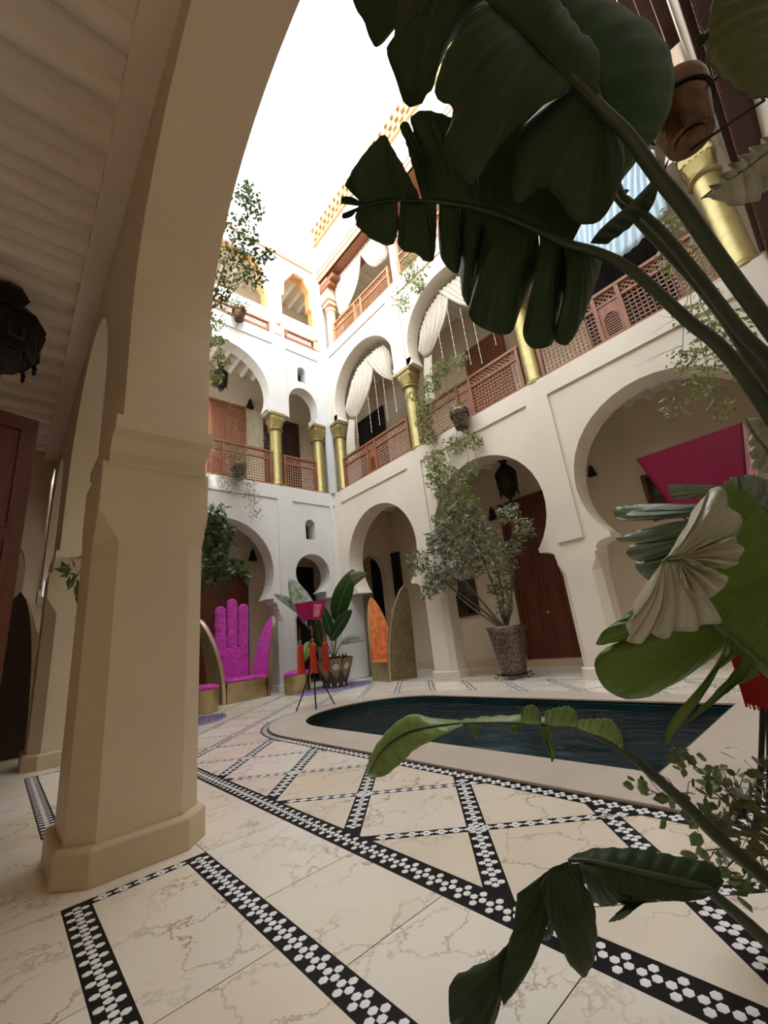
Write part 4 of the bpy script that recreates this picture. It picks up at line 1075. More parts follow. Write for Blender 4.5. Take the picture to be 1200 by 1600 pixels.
# vines trailing over the middle railing
t = thing('trailing_vine', 'thin green vines trailing from the middle bucket down across the arch', 'vine', (0, 0, 0))
bl = [(7.25, 5.2, 7.1, .24, 1.2), (7.25, 4.7, 7.0, .18, .6), (7.25, 5.6, 6.9, .26, 1.4), (7.25, 5.9, 6.4, .26, 1.4), (7.25, 6.0, 6.0, .24, 1.2), (7.25, 5.9, 5.6, .22, 1.0), (7.3, 5.3, 5.1, .24, .9), (7.3, 4.75, 4.95, .2, .6), (7.3, 5.9, 4.95, .3, 1.6), (7.3, 5.95, 4.5, .26, 1.3), (7.25, 5.5, 4.45, .22, .8), (7.25, 4.9, 4.3, .2, .6),
      (7.3, 5.8, 4.05, .25, 1.2), (7.25, 5.2, 4.0, .2, .8), (7.25, 5.1, 3.6, .22, .9), (7.25, 5.6, 3.7, .22, 1.0), (7.25, 6.0, 3.5, .2, .7), (7.25, 6.3, 6.9, .15, .3), (7.22, 5.0, 5.75, .2, .5)]
foliage(t, bl, 3000, .09, 'leaf_vine', 12, .7, asp=.5)
twigs(t, (7.22, 4.95, 5.65), [(7.25, 5.2, 7.2), (7.25, 5.9, 6.6), (7.25, 4.6, 7.0), (7.3, 5.95, 4.3), (7.3, 5.2, 3.5), (7.3, 4.8, 4.2), (7.3, 5.8, 5.4)], .008, .004, 'stem_pale', 5, jig=.2, sub=4)
t = thing('trailing_vine', 'light green creeper hanging between the top-floor railing and the draped arch', 'vine', (0, 0, 0))
foliage(t, [(7.3, 5.8, 10.5, .25, 1), (7.3, 5.55, 9.95, .22, 1), (7.3, 6.2, 10.1, .3, .8), (7.3, 6.1, 9.7, .2, .4), (7.3, 5.7, 11.0, .25, 1.0), (7.3, 5.3, 10.3, .2, .4)], 420, .10, 'leaf_vine', 13, .7, asp=.5)
twigs(t, (7.4, 5.75, 11.1), [(7.3, 5.6, 9.6), (7.3, 6.3, 9.8), (7.3, 5.3, 10.1)], .008, .003, 'stem_pale', 6, sub=4)
t = thing('trailing_vine', 'pale creeper spilling over the right end of the first-floor railing', 'vine', (0, 0, 0))
bl = [(3.89, .26, 3.82, .16, .8), (4.06, .26, 3.36, .2, 1), (4.25, .24, 3.1, .2, 1), (4.2, .38, 2.8, .2, .8), (3.99, .62, 2.6, .12, .3), (4.31, .12, 3.2, .2, 1), (4.45, .12, 2.9, .2, 1), (4.03, .45, 2.98, .14, .5), (4.32, .36, 2.55, .12, .3), (3.86, .18, 4.1, .14, .5)]
bl = [(x*1.62, y*1.62, 1+(z-1)*1.62, r*1.5, w) for x, y, z, r, w in bl]
foliage(t, bl, 1000, .085, 'leaf_vine', 14, .7, asp=.5)
twigs(t, (7.1, .2, 6.3), [tuple(bl[i][:3]) for i in (0, 1, 3, 4, 6, 8)], .008, .004, 'stem_pale', 7, sub=4, jig=.3)
# left ficus behind the pillar and its high growth
t = thing('ficus_tree', 'dark glossy ficus branching out from behind the big pillar', 'tree', (0, 0, 0))
bl = [(2.76, 7.74, 3.66, .2, .9), (2.94, 7.72, 3.35, .2, 1), (2.8, 7.99, 3.0, .3, 1.6), (2.97, 7.97, 2.65, .26, 1.3), (3.19, 7.74, 2.66, .18, .8), (2.8, 8.1, 2.5, .22, .8), (2.6, 7.9, 3.4, .25, 1), (2.92, 7.83, 3.1, .2, .8), (3.3, 7.7, 2.5, .1, .2)]
foliage(t, bl, 760, .155, 'leaf_ficus', 15, .7, asp=.5)
bl2 = [(2.5, 7.15, 7.55, .14, .5), (2.6, 7.2, 7.17, .16, .7), (2.7, 7.25, 6.8, .14, .5), (2.62, 7.4, 6.45, .14, .5), (2.35, 7.0, 6.9, .2, .6)]
foliage(t, bl2, 190, .12, 'leaf_vine', 16, .6, asp=.6)
B().tube([(2.02, 8.1, .3), (2.0, 8.08, 1.4), (2.06, 8.0, 2.7), (2.0, 7.7, 5.0), (2.0, 7.0, 7.0)], [.035, .03, .026, .02, .014], 8).out('trunk', 'bark', t)
twigs(t, (2.06, 8.0, 2.6), [(2.7, 7.8, 3.6), (2.9, 7.9, 2.95), (3.2, 7.75, 2.65), (2.7, 8.0, 2.6)], .016, .006, 'bark', 8, jig=.1)
twigs(t, (2.0, 7.0, 6.9), [(2.6, 7.3, 6.5), (2.5, 7.15, 7.4), (2.3, 6.3, 8.2)], .012, .005, 'bark', 23, jig=.08)
bl3 = [(2.6, 5.5, 9.5, .16, .6), (2.55, 5.6, 9.3, .2, .9), (2.35, 5.74, 9.45, .16, .5), (2.68, 5.56, 9.06, .2, .9), (2.37, 5.95, 8.88, .24, 1.1), (2.6, 5.78, 8.65, .24, 1.3), (2.86, 5.73, 8.2, .16, .7), (2.6, 6.0, 8.15, .26, 1.6), (2.8, 5.95, 7.85, .24, 1.3), (2.5, 6.01, 8.4, .24, 1.3), (2.4, 6.35, 7.84, .26, 1.3), (2.98, 5.63, 8.2, .12, .5), (2.4, 6.45, 7.55, .2, .7), (2.25, 6.29, 8.32, .2, .7)]
foliage(t, bl3, 850, .105, 'leaf_ficus', 17, .4, asp=.6)
twigs(t, (2.2, 6.5, 7.2), [tuple(q[:3]) for q in bl3[::2]], .012, .004, 'bark', 9, jig=.12, sub=2)
t2 = thing('plant_pot', 'plain pot of the ficus on the purple rug behind the big pillar', 'pot', (2.02, 8.1, .03))
B().lathe([(.2, 0), (.21, .02), (.27, .38), (.29, .40), (.28, .42), (.25, .40)], n=24).out('body', 'pot_brown', t2, smooth=True)
# growth in the far buckets
t = thing('bucket_plant', 'sparse light plant sprouting from the copper bucket on the sunlit ledge', 'plant', (0, 0, 0))
foliage(t, [(4.25, 10.0, 11.25, .22, 1), (4.05, 9.95, 11.1, .2, .7), (4.5, 9.95, 11.15, .15, .4), (3.75, 9.9, 10.6, .25, .5), (3.6, 9.9, 10.1, .25, .5)], 260, .09, 'leaf_ficus', 18, .1)
twigs(t, (4.28, 10.1, 11.05), [(4.2, 10, 11.5), (4.5, 10, 11.3), (3.95, 9.95, 11.25), (3.6, 9.9, 10.2)], .006, .003, 'stem_pale', 10)
t = thing('bucket_plant', 'wispy grey-green growth spilling from the bucket on the far first-floor railing', 'plant', (0, 0, 0))
bl = [(4.2, 9.95, 6.0, .3, 1.4), (4.1, 9.9, 5.6, .34, 1.6), (4.35, 9.9, 5.2, .3, 1.2), (4.5, 9.9, 4.9, .26, .9), (4.6, 9.9, 4.5, .2, .6), (3.9, 9.9, 5.2, .3, .8), (3.7, 9.9, 6.4, .3, .5), (4.3, 9.9, 6.9, .35, .5), (4.8, 9.95, 6.6, .25, .3), (4.0, 9.9, 7.4, .3, .3), (4.95, 9.9, 7.5, .2, .2)]
foliage(t, bl, 1300, .06, 'leaf_grey', 19, .5)
twigs(t, (4.22, 10.08, 5.8), [(4.1, 9.95, 7.7), (4.7, 9.95, 6.9), (4.95, 9.95, 7.5), (3.8, 9.95, 7.0), (4.6, 9.9, 4.5), (4.2, 9.9, 6.6), (5.0, 9.9, 7.0), (3.7, 9.9, 7.6)], .008, .003, 'stem_pale', 11, sub=5)
# leaves seen left of the pillar
t = thing('young_ficus', 'slim plant whose drooping dark leaves show between the two near pillars', 'plant', (0, 0, 0))
t2 = thing('plant_pot', 'small pot hidden behind the big pillar', 'pot', (1.12, 4.6, 0))
B().lathe([(.13, 0), (.14, .01), (.17, .26), (.18, .28), (.16, .28), (.15, .24)], n=20).out('body', 'pot_brown', t2, smooth=True)
foliage(t, [(.40, 4.9, 2.02, .09, .9), (.43, 4.9, 1.94, .10, 1), (.46, 4.92, 1.82, .08, .8), (.50, 4.93, 1.72, .05, .4), (.49, 5.0, 1.5, .04, .25), (.55, 4.85, 2.08, .1, .6)], 30, .15, 'leaf_ficus', 20, 1.2, asp=.5)
twigs(t, (1.12, 4.6, .2), [(1.05, 4.65, 2.4), (1.15, 4.6, 2.0)], .012, .008, 'bark', 22, jig=.02, sub=0)
twigs(t, (1.08, 4.64, 2.25), [(.40, 4.9, 2.04), (.47, 4.93, 1.78), (.49, 5.0, 1.5)], .008, .004, 'bark', 12, jig=.05, sub=1)
# shrub in the right foreground
q = lambda P_: tuple(Vector((0, 0, 1))+(Vector(P_)-Vector((0, 0, 1)))*.85)
sp = [(1.8, .73, .38), (1.85, .69, .34), (1.87, .62, .49), (1.92, .59, .44), (1.94, .59, .38), (2.0, .53, .41), (2.04, .52, .36), (2.08, .45, .41), (1.98, .6, .28), (2.05, .55, .25), (2.11, .47, .3), (2.01, .62, .17), (2.06, .59, .12), (1.98, .66, .15), (2.11, .54, .13), (2.09, .6, .03), (2.04, .63, .08), (2.12, .47, .27), (2.01, .56, .32)]
sp = [q(p) for p in sp]
t = thing('shrub', 'small round-leaved shrub at the lower right edge over the pool rim', 'shrub', (0, 0, 0))
foliage(t, [(*p, .05, 1) for p in sp[:6]]+[(*p, .08, 1.6) for p in sp[6:]], 230, .042, 'leaf_shrub', 21, .1, asp=.72)
twigs(t, q((2.2, .42, .12)), sp, .006, .0018, 'bark', 13, jig=.04, sub=2)
B().tube([(1.95, .28, .0), q((2.2, .42, .12)), q((2.19, .42, .35))], [.016, .014, .010], 7).out('trunk', 'bark', t)
# strelitzia in the inlaid pot
def big_leaf(parent, base, mid, tip, w, mat, splits=3, seed=1, stalk=.014, nrm=None, pet=None):
    R = random.Random(seed); base, mid, tip = Vector(base), Vector(mid), Vector(tip)
    if pet: B().tube([pet, Vector(pet).lerp(base, .55)+Vector((0, 0, .04)), base], [stalk, stalk*.9, stalk*.7], 7).out('stalk', 'stem_pale', parent, smooth=True)
    n, m_ = 16, 4; view = Vector(nrm) if nrm else Vector((-.5, -.8, .1)); b = B(); b.uv = []
    for sg in (-1, 1):
        rows = []
        for i in range(n+1):
            k = i/n; p = base.lerp(mid, k).lerp(mid.lerp(tip, k), k); tt = ((mid-base)*(1-k)+(tip-mid)*k).normalized()
            s_ = tt.cross(view).normalized()*sg; nn = s_.cross(tt)*sg
            ww = w*(sin(pi*min(1, k*.95+.04))**.55)*(1-.15*k)
            rows.append([p+s_*ww*j/m_+nn*(.10*ww*(j/m_)**2*(-1))+nn*.008*sin(k*46)*(j/m_) for j in range(m_+1)])
            b.uv += [(k, j/m_) for j in range(m_+1)]
        b.quadstrip(rows)
    o = b.out('leaf_blade', mat, parent, smooth=True, fix=False, angle=80)
    sm = o.modifiers.new('s', 'SOLIDIFY'); sm.thickness = .002
    B().tube([base.lerp(mid, k/8).lerp(mid.lerp(tip, k/8), k/8) for k in range(9)], [stalk*.7*(1-k/9)+.002 for k in range(9)], 6).out('midrib', 'stem_pale', parent)
t = thing('strelitzia', 'broad-leaved green plant growing from the inlaid pot', 'plant', (0, 0, 0))
P0 = (6.08, 8.95, .66)
big_leaf(t, (5.85, 9.1, 1.35), (5.5, 9.3, 2.0), (5.3, 9.5, 2.72), .27, 'blue', pet=P0, seed=1)
big_leaf(t, (6.15, 8.8, 1.55), (6.05, 8.5, 2.1), (6.5, 8.4, 2.75), .26, 'green', pet=P0, seed=2)
big_leaf(t, (6.25, 8.6, 2.25), (6.35, 8.4, 2.6), (6.75, 8.2, 2.62), .18, 'olive', pet=P0, seed=3)
big_leaf(t, (5.95, 8.8, 1.1), (6.0, 8.5, 1.5), (6.25, 8.3, 1.75), .16, 'green', pet=P0, seed=4)
big_leaf(t, (5.8, 9.0, 1.0), (5.55, 8.8, 1.35), (5.45, 8.7, 1.75), .16, 'green', pet=P0, seed=5)
big_leaf(t, (5.7, 9.1, .9), (5.4, 9.0, 1.2), (5.3, 9.0, .7), .15, 'fresh', pet=P0, seed=6)
big_leaf(t, (5.9, 9.3, 1.5), (5.5, 9.6, 2.1), (4.95, 9.7, 2.35), .13, 'blue', pet=P0, seed=7)
big_leaf(t, (6.3, 8.9, 1.0), (6.6, 8.7, 1.2), (6.75, 8.6, 1.0), .12, 'blue', pet=P0, seed=8)
big_leaf(t, (6.1, 9.05, 1.2), (6.1, 9.1, 1.6), (5.95, 9.2, 2.0), .15, 'green', pet=P0, seed=9)
# ---- foreground broad leaves
LEAVES = {"A":{"mat":"dark","rib":[[.847,.862,2.605,.003],[.884,.763,2.554,.004],[.947,.648,2.484,.006],[1.046,.522,2.397,.008],[1.109,.449,2.326,.009],[1.191,.378,2.247,.011],[1.247,.325,2.179,.013],[1.329,.257,2.126,.015],[1.411,.2,2.046,.017],[1.558,.133,1.879,.019],[1.632,.095,1.804,.021],[1.707,.067,1.704,.023],[1.786,.046,1.575,.025],[1.906,.019,1.373,.027]],
"lobes":[[[[.855,.84,2.594],[.864,.818,2.583],[.876,.786,2.566],[.883,.765,2.555],[.898,.738,2.539],[.908,.72,2.528],[.923,.693,2.512],[.932,.676,2.501],[.946,.65,2.485]],[[.731,.803,2.55],[.738,.763,2.584],[.751,.721,2.612],[.767,.677,2.635],[.788,.635,2.645],[.809,.623,2.58],[.829,.612,2.517],[.847,.603,2.453],[.864,.594,2.39]]],[[[.851,.851,2.599],[.851,.851,2.599],[.851,.851,2.599],[.851,.851,2.599],[.855,.84,2.594],[.855,.84,2.594],[.855,.84,2.594],[.855,.84,2.594],[.86,.829,2.588]],[[.801,.91,2.637],[.798,.907,2.646],[.798,.901,2.655],[.803,.894,2.656],[.811,.886,2.652],[.818,.878,2.648],[.826,.872,2.641],[.833,.866,2.633],[.841,.86,2.625]]],[[[.847,.862,2.605],[.847,.862,2.605],[.847,.862,2.605],[.847,.862,2.605],[.847,.862,2.605],[.847,.862,2.605],[.847,.862,2.605],[.847,.862,2.605],[.851,.851,2.599]],[[.812,.922,2.607],[.811,.926,2.596],[.814,.926,2.586],[.821,.919,2.583],[.829,.911,2.584],[.836,.903,2.586],[.841,.895,2.59],[.845,.887,2.596],[.85,.88,2.603]]],[[[.952,.642,2.48],[.952,.642,2.48],[.958,.635,2.475],[.964,.627,2.47],[.969,.62,2.465],[.969,.62,2.465],[.975,.613,2.46],[.981,.606,2.455],[.986,.598,2.45]],[[.856,.589,2.48],[.842,.585,2.513],[.829,.58,2.546],[.816,.576,2.579],[.799,.575,2.611],[.806,.559,2.628],[.822,.549,2.61],[.832,.552,2.572],[.842,.555,2.535]]],[[[.986,.598,2.45],[.997,.584,2.441],[1.008,.57,2.431],[1.019,.556,2.421],[1.03,.542,2.411],[1.041,.528,2.401],[1.052,.515,2.39],[1.063,.502,2.378],[1.073,.49,2.366]],[[.873,.579,2.544],[.859,.568,2.583],[.846,.557,2.621],[.832,.547,2.658],[.855,.514,2.669],[.884,.486,2.654],[.914,.46,2.629],[.942,.438,2.599],[.966,.425,2.558]]],[[[1.073,.49,2.366],[1.095,.466,2.342],[1.116,.443,2.319],[1.14,.423,2.296],[1.169,.397,2.269],[1.192,.377,2.246],[1.212,.358,2.221],[1.233,.339,2.196],[1.261,.314,2.17]],[[.986,.43,2.606],[.999,.385,2.661],[1.052,.339,2.628],[1.106,.293,2.594],[1.151,.263,2.539],[1.192,.242,2.473],[1.231,.223,2.407],[1.247,.23,2.327],[1.264,.236,2.248]]],[[[.847,.862,2.605],[.851,.851,2.599],[.86,.829,2.588],[.868,.808,2.577],[.876,.786,2.566],[.879,.776,2.56],[.888,.756,2.549],[.898,.738,2.539],[.908,.72,2.528]],[[.866,.908,2.623],[.868,.911,2.577],[.883,.897,2.54],[.901,.881,2.504],[.921,.859,2.475],[.942,.836,2.449],[.957,.81,2.444],[.957,.787,2.464],[.953,.767,2.486]]],[[[.913,.711,2.523],[.918,.702,2.517],[.928,.684,2.507],[.932,.676,2.501],[.942,.658,2.491],[.952,.642,2.48],[.958,.635,2.475],[.969,.62,2.465],[.981,.606,2.455]],[[.963,.78,2.485],[.962,.793,2.435],[.979,.784,2.397],[1.01,.754,2.378],[1.035,.737,2.342],[1.054,.713,2.334],[1.052,.691,2.371],[1.045,.674,2.409],[1.038,.656,2.447]]],[[[.986,.598,2.45],[.992,.591,2.445],[.997,.584,2.441],[1.003,.577,2.436],[1.008,.57,2.431],[1.014,.563,2.426],[1.019,.556,2.421],[1.025,.549,2.416],[1.036,.535,2.406]],[[1.057,.672,2.424],[1.062,.681,2.379],[1.07,.687,2.335],[1.09,.681,2.295],[1.117,.663,2.266],[1.121,.644,2.292],[1.119,.626,2.33],[1.114,.61,2.368],[1.11,.594,2.406]]],[[[1.036,.535,2.406],[1.041,.528,2.401],[1.046,.521,2.396],[1.052,.515,2.39],[1.057,.508,2.384],[1.063,.502,2.378],[1.068,.496,2.372],[1.073,.49,2.366],[1.079,.484,2.36]],[[1.151,.651,2.417],[1.158,.667,2.352],[1.166,.682,2.288],[1.178,.695,2.224],[1.2,.688,2.181],[1.209,.654,2.234],[1.213,.624,2.289],[1.212,.598,2.346],[1.211,.572,2.403]]],[[[1.079,.484,2.36],[1.089,.472,2.348],[1.105,.454,2.33],[1.116,.443,2.319],[1.134,.428,2.302],[1.146,.418,2.291],[1.163,.403,2.274],[1.174,.392,2.263],[1.192,.377,2.246]],[[1.157,.558,2.351],[1.151,.594,2.262],[1.145,.63,2.172],[1.143,.663,2.082],[1.201,.628,2.02],[1.255,.579,2.004],[1.269,.529,2.078],[1.283,.48,2.152],[1.298,.43,2.225]]],[[[1.192,.377,2.246],[1.197,.372,2.24],[1.202,.368,2.234],[1.207,.363,2.227],[1.212,.358,2.221],[1.218,.353,2.215],[1.223,.348,2.209],[1.228,.343,2.203],[1.238,.334,2.19]],[[1.309,.418,2.23],[1.295,.461,2.151],[1.28,.503,2.073],[1.271,.542,1.992],[1.298,.538,1.932],[1.351,.486,1.934],[1.354,.448,2.013],[1.357,.409,2.091],[1.368,.366,2.166]]],[[[1.238,.334,2.19],[1.243,.329,2.184],[1.255,.319,2.174],[1.261,.314,2.17],[1.273,.304,2.162],[1.28,.298,2.158],[1.292,.288,2.15],[1.298,.283,2.146],[1.311,.273,2.138]],[[1.368,.366,2.166],[1.36,.402,2.093],[1.351,.438,2.02],[1.345,.471,1.946],[1.382,.447,1.919],[1.406,.399,1.976],[1.419,.357,2.043],[1.43,.318,2.111],[1.437,.28,2.181]]],[[[1.467,.022,2.4],[1.452,.05,2.365],[1.432,.082,2.335],[1.411,.113,2.305],[1.389,.145,2.277],[1.365,.178,2.251],[1.341,.211,2.225],[1.319,.243,2.197],[1.303,.271,2.164]],[[1.446,.021,2.38],[1.44,.042,2.339],[1.429,.066,2.301],[1.424,.086,2.261],[1.413,.109,2.225],[1.39,.14,2.2],[1.366,.17,2.174],[1.341,.201,2.151],[1.315,.232,2.131]]]],"label":"huge split dark green leaf before the first-floor arches, rib running level"},
"B":{"mat":"dark","rib":[[.784,.296,3.014,.006],[.861,.226,2.736,.009],[.914,.181,2.588,.01],[.952,.151,2.473,.011],[1.008,.117,2.359,.013],[1.06,.091,2.271,.016],[1.108,.071,2.213,.017],[1.187,.052,2.115,.019],[1.272,.031,2.043,.02],[1.382,.012,1.946,.021],[1.479,-.008,1.845,.022],[1.575,-.029,1.749,.023],[1.727,-.06,1.588,.025]],
"lobes":[[[[.831,.301,3.071],[.839,.295,3.047],[.849,.285,3.012],[.859,.276,2.976],[.87,.268,2.942],[.876,.262,2.918],[.886,.253,2.884],[.895,.244,2.85],[.905,.236,2.817]],[[.91,.337,3.222],[.886,.393,3.109],[.866,.445,2.995],[.851,.494,2.879],[.857,.524,2.76],[.886,.484,2.763],[.897,.425,2.85],[.924,.358,2.924],[.957,.287,2.991]]],[[[.845,.319,3.169],[.852,.313,3.145],[.86,.306,3.12],[.867,.3,3.096],[.875,.294,3.072],[.882,.288,3.048],[.889,.282,3.024],[.896,.276,3.001],[.903,.27,2.977]],[[.865,.466,3.459],[.857,.507,3.353],[.85,.548,3.248],[.859,.575,3.14],[.879,.591,3.031],[.907,.558,3.026],[.912,.511,3.109],[.92,.46,3.19],[.944,.4,3.26]]],[[[.869,.328,3.231],[.873,.325,3.219],[.877,.322,3.206],[.881,.318,3.194],[.885,.315,3.182],[.889,.312,3.169],[.892,.309,3.157],[.896,.306,3.145],[.904,.299,3.12]],[[.77,.641,3.732],[.765,.681,3.631],[.79,.694,3.53],[.836,.687,3.432],[.874,.687,3.333],[.909,.643,3.35],[.914,.597,3.438],[.921,.55,3.524],[.941,.494,3.602]]],[[[.93,.322,3.248],[.942,.312,3.21],[.958,.299,3.161],[.97,.29,3.124],[.985,.277,3.075],[.996,.268,3.039],[1.013,.255,2.995],[1.026,.245,2.963],[1.043,.232,2.922]],[[.907,.448,3.165],[.839,.52,3.108],[.801,.574,3.027],[.828,.579,2.914],[.861,.579,2.805],[.899,.535,2.789],[.903,.485,2.867],[.913,.431,2.939],[.927,.374,3.008]]],[[[.862,.225,2.731],[.88,.21,2.684],[.896,.196,2.637],[.913,.182,2.591],[.928,.17,2.545],[.943,.158,2.5],[.959,.146,2.458],[.978,.135,2.421],[.996,.124,2.384]],[[.803,.271,2.683],[.76,.342,2.572],[.74,.396,2.447],[.777,.372,2.386],[.766,.414,2.273],[.825,.39,2.163],[.861,.312,2.236],[.905,.231,2.296],[.962,.146,2.336]]],[[[1.014,.126,2.408],[1.021,.122,2.393],[1.029,.117,2.379],[1.037,.113,2.365],[1.049,.107,2.344],[1.057,.103,2.331],[1.065,.099,2.317],[1.073,.095,2.304],[1.086,.089,2.285]],[[1.01,.18,2.424],[.952,.261,2.35],[.941,.314,2.239],[.958,.338,2.139],[1.016,.268,2.171],[1.082,.246,2.071],[1.138,.195,2.062],[1.168,.126,2.155],[1.161,.085,2.264]]],[[[.855,.223,2.717],[.876,.206,2.661],[.899,.186,2.596],[.917,.171,2.541],[.938,.154,2.478],[.958,.14,2.43],[.984,.125,2.379],[1.006,.112,2.336],[1.033,.099,2.289]],[[.911,.117,2.849],[.937,.1,2.79],[.957,.091,2.727],[.969,.091,2.658],[.987,.084,2.595],[1.005,.076,2.532],[1.028,.06,2.478],[1.033,.065,2.413],[1.025,.082,2.348]]],[[[.784,.296,3.014],[.794,.287,2.979],[.808,.276,2.933],[.821,.264,2.887],[.833,.253,2.842],[.845,.241,2.797],[.856,.23,2.753],[.869,.219,2.712],[.883,.207,2.675]],[[.891,.177,3.064],[.904,.162,3.03],[.917,.147,2.996],[.928,.135,2.959],[.938,.124,2.921],[.947,.113,2.884],[.953,.107,2.843],[.957,.104,2.801],[.961,.1,2.759]]]],"label":"largest dark leaf overhead, fraying into strips against the white sky"},
"C":{"mat":"green","rib":[[1.228,.167,3.715,.005],[1.359,.134,3.327,.008],[1.464,.126,2.938,.01],[1.552,.179,2.54,.013],[1.586,.167,2.459,.014],[1.672,.122,2.34,.017],[1.777,.081,2.168,.019],[1.928,.034,1.944,.021],[2.015,-.002,1.836,.023],[2.147,-.043,1.64,.025]],
"lobes":[[[[1.306,.148,3.484],[1.348,.137,3.359],[1.385,.132,3.233],[1.418,.13,3.108],[1.451,.127,2.986],[1.479,.135,2.87],[1.504,.15,2.758],[1.529,.165,2.646],[1.559,.177,2.525]],[[1.416,.093,3.543],[1.509,.033,3.44],[1.602,-.029,3.342],[1.691,-.085,3.239],[1.747,-.098,3.102],[1.76,-.064,2.952],[1.734,-.0,2.816],[1.672,.085,2.705],[1.608,.172,2.6]]],[[[1.36,.134,3.321],[1.385,.132,3.233],[1.408,.13,3.145],[1.431,.129,3.059],[1.454,.127,2.974],[1.474,.132,2.892],[1.491,.143,2.814],[1.509,.153,2.735],[1.529,.165,2.646]],[[1.283,.324,3.311],[1.272,.359,3.222],[1.261,.394,3.133],[1.258,.422,3.045],[1.283,.424,2.957],[1.309,.425,2.868],[1.346,.412,2.79],[1.391,.388,2.718],[1.435,.365,2.648]]]],"label":"round edged green leaf behind the overhead stalks, close to the copper bucket"},
"D":{"mat":"green","rib":[[1.849,.245,2.822,.012],[1.943,.199,2.652,.016],[2.07,.136,2.448,.02],[2.197,.08,2.232,.023],[2.288,.043,1.979,.026],[2.453,-.01,1.598,.03]],
"lobes":[[[[1.849,.245,2.822],[1.852,.243,2.816],[1.856,.241,2.809],[1.859,.239,2.803],[1.863,.238,2.797],[1.866,.236,2.79],[1.87,.234,2.784],[1.873,.233,2.778],[1.877,.231,2.771]],[[1.767,.368,2.773],[1.78,.346,2.795],[1.793,.324,2.818],[1.806,.302,2.84],[1.827,.279,2.846],[1.852,.255,2.843],[1.877,.232,2.841],[1.902,.209,2.839],[1.927,.186,2.837]]]],"label":"pale bare leaf stalk between the thick dark stalks"},
"E":{"mat":"olive","rib":[[1.102,-.309,2.214,.004],[1.087,-.256,2.119,.007],[1.075,-.211,2.035,.01],[1.08,-.185,1.962,.012],[1.122,-.166,1.822,.014],[1.179,-.146,1.643,.015]],
"lobes":[[[[1.102,-.309,2.214],[1.097,-.293,2.185],[1.093,-.276,2.155],[1.087,-.258,2.123],[1.083,-.242,2.093],[1.079,-.225,2.063],[1.076,-.209,2.03],[1.078,-.197,1.997],[1.08,-.185,1.962]],[[.914,-.161,2.174],[.909,-.141,2.136],[.905,-.121,2.097],[.909,-.108,2.056],[.907,-.091,2.018],[.931,-.099,1.983],[.96,-.113,1.954],[.989,-.131,1.932],[1.022,-.16,1.929]]],[[[.923,-.097,2.102],[.926,-.101,2.104],[.929,-.105,2.105],[.933,-.108,2.107],[.936,-.112,2.109],[.94,-.116,2.11],[.941,-.116,2.106],[.942,-.114,2.101],[.943,-.113,2.096]],[[.92,-.093,2.099],[.921,-.092,2.093],[.923,-.091,2.087],[.924,-.09,2.081],[.929,-.094,2.081],[.934,-.098,2.081],[.936,-.102,2.085],[.938,-.106,2.09],[.94,-.11,2.095]]]],"label":"broad olive leaf at the top corner beside the dark wooden beam, torn pale rim"},
"F":{"mat":"silver","rib":[[1.137,-.007,1.92,.002],[1.172,-.052,1.952,.004],[1.208,-.097,1.98,.005],[1.244,-.144,2.013,.007],[1.309,-.221,2.054,.009],[1.393,-.276,1.999,.01]],
"lobes":[[[[1.137,-.007,1.92],[1.154,-.029,1.935],[1.172,-.052,1.952],[1.191,-.076,1.967],[1.21,-.1,1.981],[1.228,-.123,1.998],[1.246,-.147,2.014],[1.266,-.17,2.027],[1.286,-.194,2.04]],[[1.202,-.016,1.968],[1.222,-.031,1.961],[1.245,-.046,1.944],[1.269,-.066,1.94],[1.291,-.088,1.944],[1.308,-.109,1.957],[1.316,-.127,1.983],[1.333,-.149,1.998],[1.35,-.171,2.013]]],[[[1.152,-.026,1.933],[1.163,-.041,1.944],[1.174,-.055,1.954],[1.186,-.07,1.963],[1.198,-.085,1.972],[1.21,-.1,1.981],[1.221,-.114,1.992],[1.232,-.129,2.002],[1.243,-.144,2.013]],[[1.113,-.019,1.9],[1.122,-.034,1.917],[1.131,-.05,1.935],[1.14,-.065,1.952],[1.152,-.082,1.965],[1.165,-.099,1.977],[1.178,-.116,1.989],[1.191,-.133,2.001],[1.204,-.15,2.014]]]],"label":"small grey green leaf tip below the broad olive leaf"},
"G":{"mat":"fresh","rib":[[1.49,.388,1.132,.004],[1.56,.375,1.077,.006],[1.635,.364,1.005,.008],[1.684,.35,.928,.01],[1.731,.311,.848,.012],[1.772,.275,.776,.014],[1.832,.224,.66,.016]],
